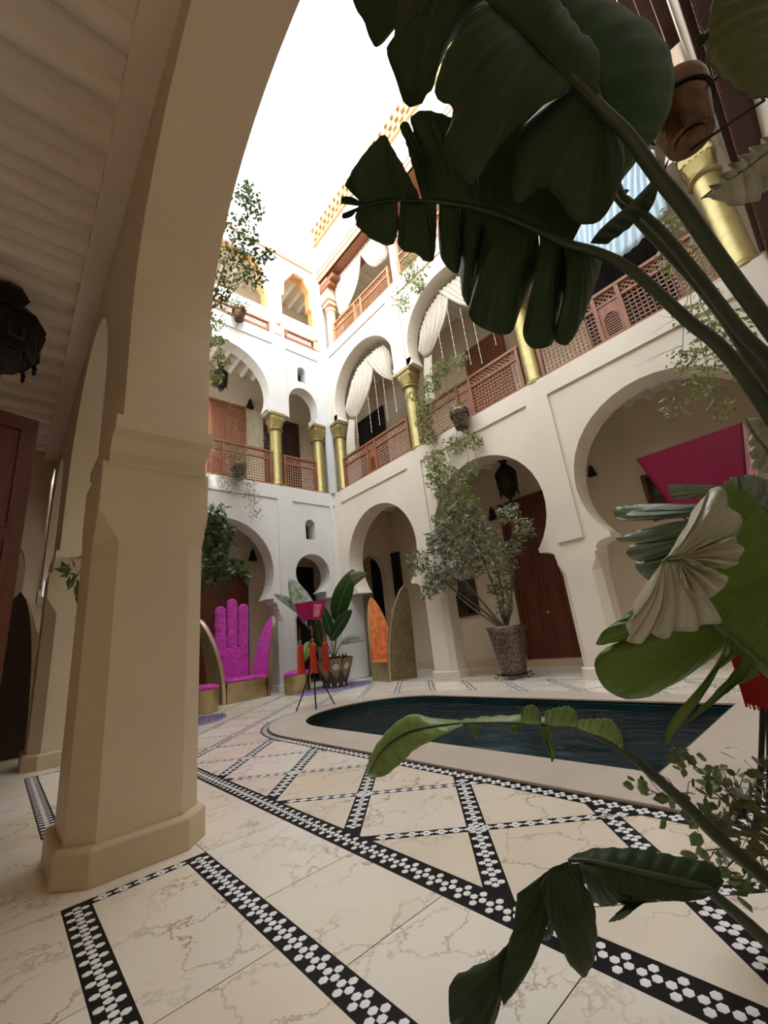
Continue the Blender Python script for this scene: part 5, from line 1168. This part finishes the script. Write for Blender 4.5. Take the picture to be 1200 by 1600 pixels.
"lobes":[[[[1.549,.398,1.127],[1.577,.393,1.105],[1.604,.387,1.083],[1.632,.383,1.056],[1.657,.379,1.032],[1.682,.375,1.007],[1.701,.37,.979],[1.717,.366,.953],[1.736,.36,.925]],[[1.709,.224,1.364],[1.777,.178,1.34],[1.832,.157,1.28],[1.889,.135,1.223],[1.926,.137,1.148],[1.953,.151,1.071],[1.972,.172,.992],[1.974,.207,.92],[1.961,.253,.853]]],[[[1.723,.358,.926],[1.744,.34,.89],[1.765,.323,.855],[1.785,.306,.821],[1.804,.289,.787],[1.823,.273,.753],[1.841,.259,.719],[1.859,.244,.685],[1.876,.229,.651]],[[1.782,.272,1.072],[1.811,.235,1.065],[1.839,.199,1.059],[1.867,.163,1.053],[1.888,.143,1.026],[1.901,.137,.98],[1.913,.132,.935],[1.926,.126,.89],[1.938,.121,.846]]],[[[1.667,.367,.993],[1.676,.365,.979],[1.687,.362,.962],[1.696,.359,.948],[1.707,.356,.932],[1.714,.352,.919],[1.723,.345,.905],[1.73,.339,.893],[1.738,.332,.88]],[[1.722,.425,.939],[1.636,.504,.934],[1.557,.584,.911],[1.492,.662,.862],[1.525,.67,.764],[1.602,.616,.717],[1.677,.535,.741],[1.741,.454,.789],[1.803,.374,.841]]],[[[1.672,.382,1.029],[1.678,.381,1.024],[1.683,.38,1.018],[1.689,.379,1.013],[1.695,.378,1.007],[1.699,.377,1.002],[1.703,.376,.996],[1.706,.375,.99],[1.712,.374,.982]],[[1.644,.45,1.029],[1.606,.492,1.018],[1.568,.533,1.005],[1.539,.573,.975],[1.507,.615,.949],[1.492,.648,.906],[1.53,.614,.904],[1.572,.574,.911],[1.614,.533,.917]]],[[[1.679,.328,.894],[1.68,.327,.892],[1.683,.324,.888],[1.684,.323,.885],[1.687,.321,.881],[1.688,.32,.879],[1.691,.318,.874],[1.692,.317,.872],[1.695,.315,.867]],[[1.631,.317,.855],[1.593,.376,.795],[1.554,.435,.737],[1.514,.494,.68],[1.509,.527,.608],[1.532,.475,.677],[1.555,.424,.748],[1.595,.364,.802],[1.641,.301,.847]]],[[[1.718,.308,.849],[1.721,.306,.844],[1.723,.304,.84],[1.726,.301,.835],[1.728,.299,.831],[1.731,.297,.826],[1.733,.295,.822],[1.736,.293,.818],[1.738,.29,.813]],[[1.656,.307,.818],[1.623,.354,.773],[1.591,.401,.728],[1.556,.449,.686],[1.533,.482,.653],[1.567,.433,.692],[1.604,.383,.726],[1.642,.332,.759],[1.685,.283,.778]]]],"label":"bright green leaf with frayed lower strips hanging over the pool corner"},
"G2":{"mat":"silver","rib":[[1.397,.364,1.124,.004],[1.416,.341,1.138,.004],[1.442,.321,1.128,.003]],
"lobes":[[[[1.4,.36,1.127],[1.404,.356,1.129],[1.409,.351,1.129],[1.413,.347,1.129],[1.418,.343,1.13],[1.422,.338,1.13],[1.427,.334,1.13],[1.431,.33,1.131],[1.436,.325,1.131]],[[1.48,.364,1.144],[1.5,.325,1.197],[1.516,.287,1.252],[1.539,.246,1.302],[1.566,.21,1.328],[1.603,.198,1.271],[1.633,.196,1.21],[1.622,.22,1.177],[1.571,.266,1.179]]],[[[1.418,.344,1.127],[1.422,.34,1.127],[1.425,.337,1.128],[1.428,.334,1.128],[1.431,.33,1.129],[1.435,.327,1.13],[1.438,.324,1.13],[1.44,.323,1.128],[1.44,.324,1.124]],[[1.446,.245,1.166],[1.473,.221,1.164],[1.498,.2,1.158],[1.513,.199,1.128],[1.509,.215,1.097],[1.488,.24,1.084],[1.461,.262,1.09],[1.434,.283,1.099],[1.407,.303,1.111]]],[[[1.437,.329,1.119],[1.436,.33,1.12],[1.435,.331,1.12],[1.435,.331,1.119],[1.434,.332,1.118],[1.434,.333,1.118],[1.433,.334,1.117],[1.433,.334,1.116],[1.432,.335,1.116]],[[1.379,.291,1.1],[1.405,.272,1.087],[1.432,.253,1.074],[1.453,.241,1.055],[1.445,.259,1.029],[1.426,.283,1.014],[1.401,.306,1.016],[1.376,.321,1.034],[1.359,.324,1.064]]],[[[1.434,.333,1.118],[1.43,.336,1.118],[1.426,.339,1.119],[1.423,.342,1.119],[1.419,.346,1.12],[1.415,.349,1.12],[1.412,.352,1.121],[1.408,.355,1.121],[1.404,.358,1.122]],[[1.477,.346,1.094],[1.495,.354,1.033],[1.533,.337,.988],[1.575,.316,.944],[1.534,.36,.931],[1.489,.404,.924],[1.445,.447,.919],[1.42,.448,.972],[1.413,.43,1.032]]],[[[1.404,.358,1.122],[1.403,.359,1.122],[1.403,.36,1.121],[1.402,.361,1.121],[1.401,.362,1.121],[1.4,.363,1.121],[1.399,.364,1.121],[1.398,.365,1.121],[1.397,.366,1.121]],[[1.402,.426,1.032],[1.403,.441,.992],[1.406,.456,.951],[1.408,.464,.928],[1.403,.473,.915],[1.373,.503,.912],[1.367,.493,.946],[1.37,.475,.985],[1.377,.453,1.022]]]],"label":"folded silvery underside of a leaf, creased like cloth, before the bright green leaf"},
"J":{"mat":"blue","rib":[[1.839,.306,1.309,.004],[1.889,.258,1.313,.006],[1.957,.195,1.314,.007],[2.012,.157,1.285,.008],[2.132,.097,1.16,.01]],
"lobes":[[[[1.918,.291,1.378],[1.919,.287,1.382],[1.921,.284,1.387],[1.922,.281,1.391],[1.924,.277,1.396],[1.926,.274,1.4],[1.928,.27,1.405],[1.93,.266,1.409],[1.932,.263,1.413]],[[1.979,.299,1.393],[1.961,.316,1.393],[1.943,.332,1.393],[1.925,.349,1.393],[1.907,.365,1.394],[1.889,.382,1.394],[1.873,.394,1.4],[1.863,.393,1.423],[1.858,.389,1.446]]],[[[1.877,.327,1.31],[1.881,.323,1.314],[1.884,.318,1.317],[1.888,.313,1.32],[1.892,.309,1.324],[1.894,.305,1.328],[1.895,.301,1.334],[1.895,.298,1.34],[1.896,.295,1.346]],[[1.914,.361,1.32],[1.866,.404,1.322],[1.818,.447,1.325],[1.77,.49,1.328],[1.722,.534,1.331],[1.702,.548,1.34],[1.744,.502,1.359],[1.79,.457,1.364],[1.836,.412,1.37]]],[[[1.876,.375,1.335],[1.876,.374,1.338],[1.875,.373,1.342],[1.875,.372,1.346],[1.874,.371,1.35],[1.874,.369,1.354],[1.873,.368,1.358],[1.873,.367,1.361],[1.873,.366,1.365]],[[1.923,.461,1.366],[1.895,.488,1.365],[1.867,.515,1.363],[1.838,.541,1.362],[1.81,.568,1.361],[1.787,.581,1.382],[1.796,.565,1.399],[1.825,.539,1.399],[1.853,.513,1.399]]],[[[1.877,.343,1.272],[1.877,.341,1.276],[1.878,.339,1.279],[1.879,.337,1.283],[1.879,.335,1.287],[1.879,.334,1.291],[1.877,.334,1.294],[1.875,.334,1.298],[1.873,.334,1.302]],[[1.913,.376,1.284],[1.88,.41,1.276],[1.846,.444,1.268],[1.812,.478,1.263],[1.777,.512,1.258],[1.743,.546,1.253],[1.71,.572,1.264],[1.741,.539,1.274],[1.774,.505,1.283]]],[[[1.908,.386,1.2],[1.909,.381,1.211],[1.91,.376,1.221],[1.911,.371,1.232],[1.912,.366,1.242],[1.91,.363,1.253],[1.906,.362,1.264],[1.902,.361,1.275],[1.898,.361,1.286]],[[1.934,.429,1.212],[1.896,.47,1.196],[1.856,.511,1.189],[1.815,.552,1.181],[1.78,.573,1.209],[1.787,.554,1.24],[1.824,.512,1.257],[1.862,.471,1.272],[1.901,.43,1.284]]],[[[1.91,.434,1.151],[1.911,.429,1.159],[1.913,.425,1.166],[1.915,.42,1.173],[1.916,.416,1.181],[1.913,.416,1.189],[1.909,.415,1.197],[1.906,.415,1.205],[1.903,.415,1.213]],[[1.944,.483,1.129],[1.919,.513,1.112],[1.894,.543,1.095],[1.867,.559,1.116],[1.841,.571,1.147],[1.828,.569,1.18],[1.857,.539,1.188],[1.886,.508,1.196],[1.915,.478,1.205]]],[[[1.927,.264,1.319],[1.941,.251,1.319],[1.957,.236,1.32],[1.972,.221,1.32],[1.988,.207,1.32],[2.004,.194,1.316],[2.02,.182,1.307],[2.036,.171,1.299],[2.052,.16,1.29]],[[1.889,.238,1.398],[1.904,.218,1.411],[1.92,.199,1.422],[1.941,.18,1.422],[1.961,.161,1.422],[1.982,.145,1.413],[2.004,.13,1.403],[2.023,.117,1.388],[2.042,.107,1.371]]]],"label":"pale blue green leaf split into straight fingers beside the magenta shade"},
"K":{"mat":"silver","rib":[[2.039,.121,1.656,.003],[2.076,.115,1.589,.005],[2.12,.1,1.525,.006],[2.208,.075,1.386,.008],[2.274,.104,1.171,.01]],
"lobes":[[[[2.039,.121,1.656],[2.051,.119,1.634],[2.064,.117,1.61],[2.076,.115,1.588],[2.091,.11,1.566],[2.105,.105,1.546],[2.121,.1,1.524],[2.134,.096,1.503],[2.148,.092,1.48]],[[2.104,.099,1.667],[2.097,.117,1.639],[2.094,.132,1.609],[2.099,.141,1.576],[2.104,.149,1.544],[2.113,.155,1.511],[2.124,.157,1.479],[2.143,.149,1.458],[2.169,.127,1.452]]],[[[2.043,.12,1.649],[2.059,.118,1.62],[2.075,.115,1.591],[2.093,.109,1.564],[2.113,.102,1.535],[2.131,.097,1.507],[2.148,.092,1.48],[2.166,.087,1.452],[2.185,.082,1.422]],[[2.135,.074,1.659],[2.154,.064,1.64],[2.174,.053,1.621],[2.188,.051,1.596],[2.2,.051,1.569],[2.211,.051,1.542],[2.221,.053,1.515],[2.227,.06,1.486],[2.232,.066,1.458]]]],"label":"grey leaf standing upright just past the magenta shade"},
"H":{"mat":"pale","rib":[[1.037,1.365,.538,.001],[1.047,1.296,.615,.002],[1.065,1.215,.668,.003],[1.101,1.127,.697,.0035],[1.171,1.001,.706,.004],[1.262,.85,.698,.005],[1.343,.71,.681,.007],[1.361,.623,.644,.009],[1.388,.585,.608,.012],[1.415,.551,.56,.014],[1.465,.508,.484,.016],[1.521,.465,.393,.018],[1.613,.401,.274,.02],[1.684,.345,.178,.022]],
"lobes":[[[[1.037,1.365,.538],[1.042,1.328,.579],[1.048,1.291,.618],[1.06,1.235,.655],[1.076,1.189,.677],[1.094,1.143,.692],[1.12,1.092,.7],[1.143,1.052,.703],[1.17,1.004,.706]],[[1.065,1.401,.528],[1.052,1.366,.589],[1.057,1.319,.64],[1.069,1.269,.684],[1.086,1.217,.72],[1.111,1.166,.737],[1.143,1.121,.722],[1.175,1.075,.713],[1.205,1.028,.706]]],[[[1.037,1.365,.538],[1.042,1.328,.579],[1.048,1.291,.618],[1.06,1.235,.655],[1.076,1.189,.677],[1.094,1.143,.692],[1.12,1.092,.7],[1.143,1.052,.703],[1.17,1.004,.706]],[[1.014,1.326,.546],[1.04,1.281,.547],[1.055,1.235,.573],[1.067,1.191,.603],[1.076,1.148,.634],[1.092,1.103,.655],[1.108,1.059,.674],[1.124,1.016,.692],[1.139,.974,.71]]],[[[1.17,1.004,.706],[1.202,.951,.704],[1.232,.9,.701],[1.262,.849,.698],[1.291,.801,.692],[1.318,.754,.686],[1.344,.707,.68],[1.354,.663,.661],[1.363,.621,.643]],[[1.205,1.027,.709],[1.234,.97,.714],[1.262,.914,.716],[1.289,.86,.716],[1.315,.809,.711],[1.34,.761,.702],[1.363,.716,.689],[1.384,.678,.665],[1.403,.64,.643]]],[[[1.179,.989,.706],[1.179,.989,.706],[1.183,.981,.705],[1.188,.974,.705],[1.193,.966,.704],[1.193,.966,.704],[1.197,.959,.704],[1.202,.951,.704],[1.206,.944,.703]],[[1.192,.987,.68],[1.194,.985,.674],[1.196,.983,.668],[1.198,.982,.662],[1.199,.98,.655],[1.199,.976,.658],[1.199,.971,.665],[1.198,.967,.672],[1.197,.962,.679]]],[[[1.245,.878,.7],[1.245,.878,.7],[1.249,.871,.699],[1.249,.871,.699],[1.254,.864,.699],[1.258,.856,.698],[1.258,.856,.698],[1.262,.849,.698],[1.266,.842,.697]],[[1.259,.876,.675],[1.261,.873,.672],[1.263,.87,.67],[1.265,.867,.667],[1.265,.863,.668],[1.265,.86,.673],[1.265,.856,.677],[1.264,.853,.681],[1.264,.849,.686]]],[[[1.295,.794,.691],[1.295,.794,.691],[1.295,.794,.691],[1.299,.787,.69],[1.299,.787,.69],[1.299,.787,.69],[1.303,.781,.689],[1.303,.781,.689],[1.307,.774,.689]],[[1.275,.779,.669],[1.281,.78,.648],[1.288,.781,.627],[1.295,.782,.606],[1.303,.783,.585],[1.304,.772,.604],[1.3,.766,.625],[1.293,.763,.647],[1.285,.76,.668]]],[[[1.266,.842,.697],[1.266,.842,.697],[1.27,.835,.696],[1.274,.828,.695],[1.278,.822,.694],[1.283,.815,.694],[1.287,.808,.693],[1.291,.801,.692],[1.295,.794,.691]],[[1.224,.807,.74],[1.227,.798,.748],[1.23,.789,.756],[1.236,.78,.758],[1.242,.77,.758],[1.247,.766,.75],[1.252,.762,.742],[1.255,.76,.732],[1.257,.759,.722]]],[[[1.303,.781,.689],[1.307,.774,.689],[1.311,.767,.688],[1.318,.754,.686],[1.322,.747,.685],[1.326,.74,.685],[1.334,.727,.683],[1.337,.72,.682],[1.344,.707,.68]],[[1.247,.74,.742],[1.255,.725,.745],[1.264,.711,.748],[1.273,.697,.75],[1.282,.684,.751],[1.291,.674,.744],[1.296,.669,.732],[1.297,.67,.716],[1.297,.671,.7]]],[[[1.345,.701,.677],[1.348,.688,.672],[1.351,.676,.666],[1.355,.657,.658],[1.357,.645,.653],[1.36,.632,.648],[1.366,.617,.639],[1.372,.608,.63],[1.38,.596,.618]],[[1.302,.671,.711],[1.31,.65,.712],[1.318,.63,.713],[1.326,.611,.713],[1.334,.592,.711],[1.338,.582,.696],[1.341,.575,.679],[1.338,.572,.661],[1.333,.573,.642]]]],"label":"long arching light green leaf reaching over the pool rim"},
"I":{"mat":"dark","rib":[[1.075,.656,.448,.004],[1.101,.617,.447,.005],[1.148,.552,.431,.006],[1.204,.482,.408,.008],[1.247,.435,.389,.009],[1.268,.424,.369,.012],[1.294,.4,.334,.013],[1.34,.369,.273,.015],[1.388,.327,.197,.017]],
"lobes":[[[[1.075,.656,.448],[1.098,.622,.447],[1.122,.588,.44],[1.144,.558,.432],[1.168,.527,.423],[1.19,.499,.413],[1.215,.47,.403],[1.239,.444,.393],[1.267,.424,.37]],[[1.115,.665,.44],[1.14,.624,.455],[1.169,.586,.456],[1.198,.55,.453],[1.227,.516,.445],[1.255,.484,.435],[1.282,.452,.425],[1.309,.421,.413],[1.318,.415,.382]]],[[[1.086,.64,.448],[1.107,.61,.445],[1.129,.579,.438],[1.151,.549,.43],[1.173,.521,.42],[1.193,.495,.412],[1.216,.468,.402],[1.241,.442,.392],[1.267,.424,.37]],[[1.065,.617,.447],[1.088,.596,.421],[1.111,.573,.399],[1.137,.545,.386],[1.162,.516,.377],[1.187,.484,.374],[1.211,.451,.375],[1.232,.417,.388],[1.238,.388,.42]]],[[[1.015,.69,.428],[1.021,.683,.433],[1.026,.676,.438],[1.032,.669,.443],[1.037,.662,.448],[1.043,.655,.452],[1.049,.648,.455],[1.056,.642,.456],[1.063,.638,.45]],[[.991,.687,.42],[1.01,.695,.359],[1.035,.696,.3],[1.062,.696,.241],[1.094,.679,.211],[1.103,.648,.265],[1.097,.628,.326],[1.082,.619,.384],[1.049,.626,.439]]],[[[1.035,.702,.424],[1.039,.698,.427],[1.042,.693,.43],[1.046,.689,.433],[1.05,.684,.436],[1.054,.679,.438],[1.058,.675,.439],[1.062,.67,.44],[1.067,.666,.441]],[[.992,.759,.384],[.995,.784,.316],[.988,.817,.251],[.985,.847,.185],[1.0,.853,.135],[1.02,.812,.19],[1.026,.78,.256],[1.029,.75,.321],[1.027,.724,.389]]],[[[1.001,.834,.249],[1.009,.825,.253],[1.012,.818,.264],[1.013,.821,.254],[1.013,.826,.242],[1.012,.832,.229],[1.012,.837,.217],[1.012,.842,.205],[1.012,.847,.192]],[[1.018,.898,.192],[.98,.939,.18],[.951,.977,.154],[.952,.996,.103],[.964,1.008,.049],[.996,.991,.018],[1.038,.952,.017],[1.044,.927,.064],[1.047,.904,.116]]],[[[1.134,.672,.415],[1.142,.666,.412],[1.15,.66,.408],[1.158,.653,.404],[1.166,.649,.399],[1.174,.644,.393],[1.182,.639,.387],[1.189,.634,.382],[1.197,.629,.376]],[[1.228,.698,.346],[1.232,.708,.313],[1.242,.712,.282],[1.266,.695,.269],[1.291,.672,.268],[1.317,.648,.269],[1.342,.624,.269],[1.356,.609,.275],[1.333,.62,.299]]],[[[1.266,.617,.283],[1.273,.61,.288],[1.279,.602,.293],[1.285,.594,.298],[1.292,.586,.302],[1.288,.588,.306],[1.279,.594,.31],[1.271,.601,.314],[1.262,.607,.317]],[[1.307,.672,.232],[1.297,.682,.23],[1.286,.693,.228],[1.282,.696,.229],[1.289,.686,.237],[1.296,.676,.246],[1.304,.666,.254],[1.311,.656,.262],[1.318,.646,.27]]],[[[1.122,.766,.247],[1.121,.763,.257],[1.12,.76,.266],[1.119,.757,.276],[1.118,.754,.286],[1.116,.751,.295],[1.115,.748,.305],[1.114,.745,.314],[1.113,.742,.324]],[[1.169,.831,.191],[1.163,.832,.199],[1.167,.824,.211],[1.171,.816,.222],[1.175,.808,.233],[1.176,.802,.245],[1.175,.797,.259],[1.174,.793,.272],[1.174,.788,.286]]],[[[1.12,.699,.413],[1.123,.697,.414],[1.125,.695,.414],[1.127,.692,.415],[1.129,.69,.416],[1.131,.688,.414],[1.134,.687,.413],[1.136,.685,.412],[1.139,.683,.41]],[[1.218,.739,.375],[1.226,.738,.358],[1.233,.738,.342],[1.241,.737,.326],[1.249,.737,.31],[1.257,.729,.31],[1.264,.717,.322],[1.265,.711,.336],[1.259,.71,.353]]]],"label":"folded dark green leaf drooping low over the marble floor"}}
planter = thing('planter', 'low planter box that holds the foreground plants', 'planter', (2.25, -.12, 0))
B().slab(rect(-.4, .45, -.25, .22), lambda u_, v_, d: (u_, v_, .30-d), 0, .30, [rect(-.36, .41, -.21, .18)]).out('box', 'limestone', planter)
B().box(-.36, .41, -.21, .18, .02, .27).out('soil', 'soil', planter)
PHI = thing('strelitzia', 'towering broad-leaved plant in the right foreground, split leaves overhead', 'plant', (2.25, -.12, 0))
PLOW = thing('strelitzia', 'low plant arching a light and a dark leaf over the floor at lower right', 'plant', (2.25, -.12, 0))
for key, D in LEAVES.items():
    rib = D['rib']; mat = D['mat']; stemm = 'stem_pale' if mat in ('fresh', 'silver', 'blue') and key != 'H' else 'stem'
    iv = Vector((2.25, -.12, 0)); plant = PLOW if key in ('H', 'I') else PHI
    L = [Vector(p[:3])-iv for p in rib]; rr = [p[3] for p in rib]
    if key not in ('G2',):
        tgt = Vector((2.15, -.10, .26))-iv; last = L[-1]; dirn = (L[-1]-L[-2]).normalized()*.25
        for k in (.3, .65, 1.0): L.append((last+dirn*min(1, k*1.6)).lerp(tgt, k**1.3)); rr.append(rr[-1])
    # smooth the rib
    Q = []; Rr = []
    for i in range(len(L)-1):
        p0_ = L[max(i-1, 0)]; p1_ = L[i]; p2_ = L[i+1]; p3_ = L[min(i+2, len(L)-1)]
        for w in range(4):
            x = w/4; Q.append(.5*((2*p1_)+(p2_-p0_)*x+(2*p0_-5*p1_+4*p2_-p3_)*x*x+(3*p1_-p0_-3*p2_+p3_)*x**3)); Rr.append(rr[i]+(rr[i+1]-rr[i])*x)
    Q.append(L[-1]); Rr.append(rr[-1])
    t = B().tube(Q, Rr, 9).out('leaf', stemm, plant, smooth=True, angle=80); t['label'] = D['label']
    for li, (inn, outp) in enumerate(D['lobes']):
        n = 33; m_ = 10
        def rs(P_, n):
            P_ = [Vector(p)-iv for p in P_]; out = []
            for i in range(n):
                x = (len(P_)-1)*i/(n-1); k = min(int(x), len(P_)-2); w = x-k
                p0_, p1_, p2_, p3_ = P_[max(k-1, 0)], P_[k], P_[k+1], P_[min(k+2, len(P_)-1)]
                out.append(.5*((2*p1_)+(p2_-p0_)*w+(2*p0_-5*p1_+4*p2_-p3_)*w*w+(3*p1_-p0_-3*p2_+p3_)*w**3))
            return out
        A_, O_ = rs(inn, n), rs(outp, n); b = B(); b.uv = []; rows = []
        wid = (A_[n//2]-O_[n//2]).length
        am = {'silver': .013, 'blue': .008}.get(mat, .0035)
        nn = (O_[n//2]-A_[n//2]).cross(O_[-1]-O_[0])
        if nn.length < 1e-8: nn = Vector((0, 0, 1))
        nn.normalize()
        if nn.dot(Vector((-.68, -.73, 0))) < 0: nn = -nn
        fq = 6 if mat == 'silver' else 9
        for i in range(n):
            row = []
            for j in range(m_+1):
                k = j/m_; p = A_[i].lerp(O_[i], k)
                bow = .10*wid*sin(pi*k)*sin(pi*min(1, max(0, i/(n-1)))) 
                row.append(p+nn*(bow+am*sin(2*pi*fq*i/(n-1))*min(1, k*2)))
                b.uv.append((i/(n-1)+li*1.37, k))
            rows.append(row)
        b.quadstrip(rows); o = b.out('leaf_blade', mat, t, smooth=True, fix=False, angle=80)
        sm = o.modifiers.new('s', 'SOLIDIFY'); sm.thickness = .0016
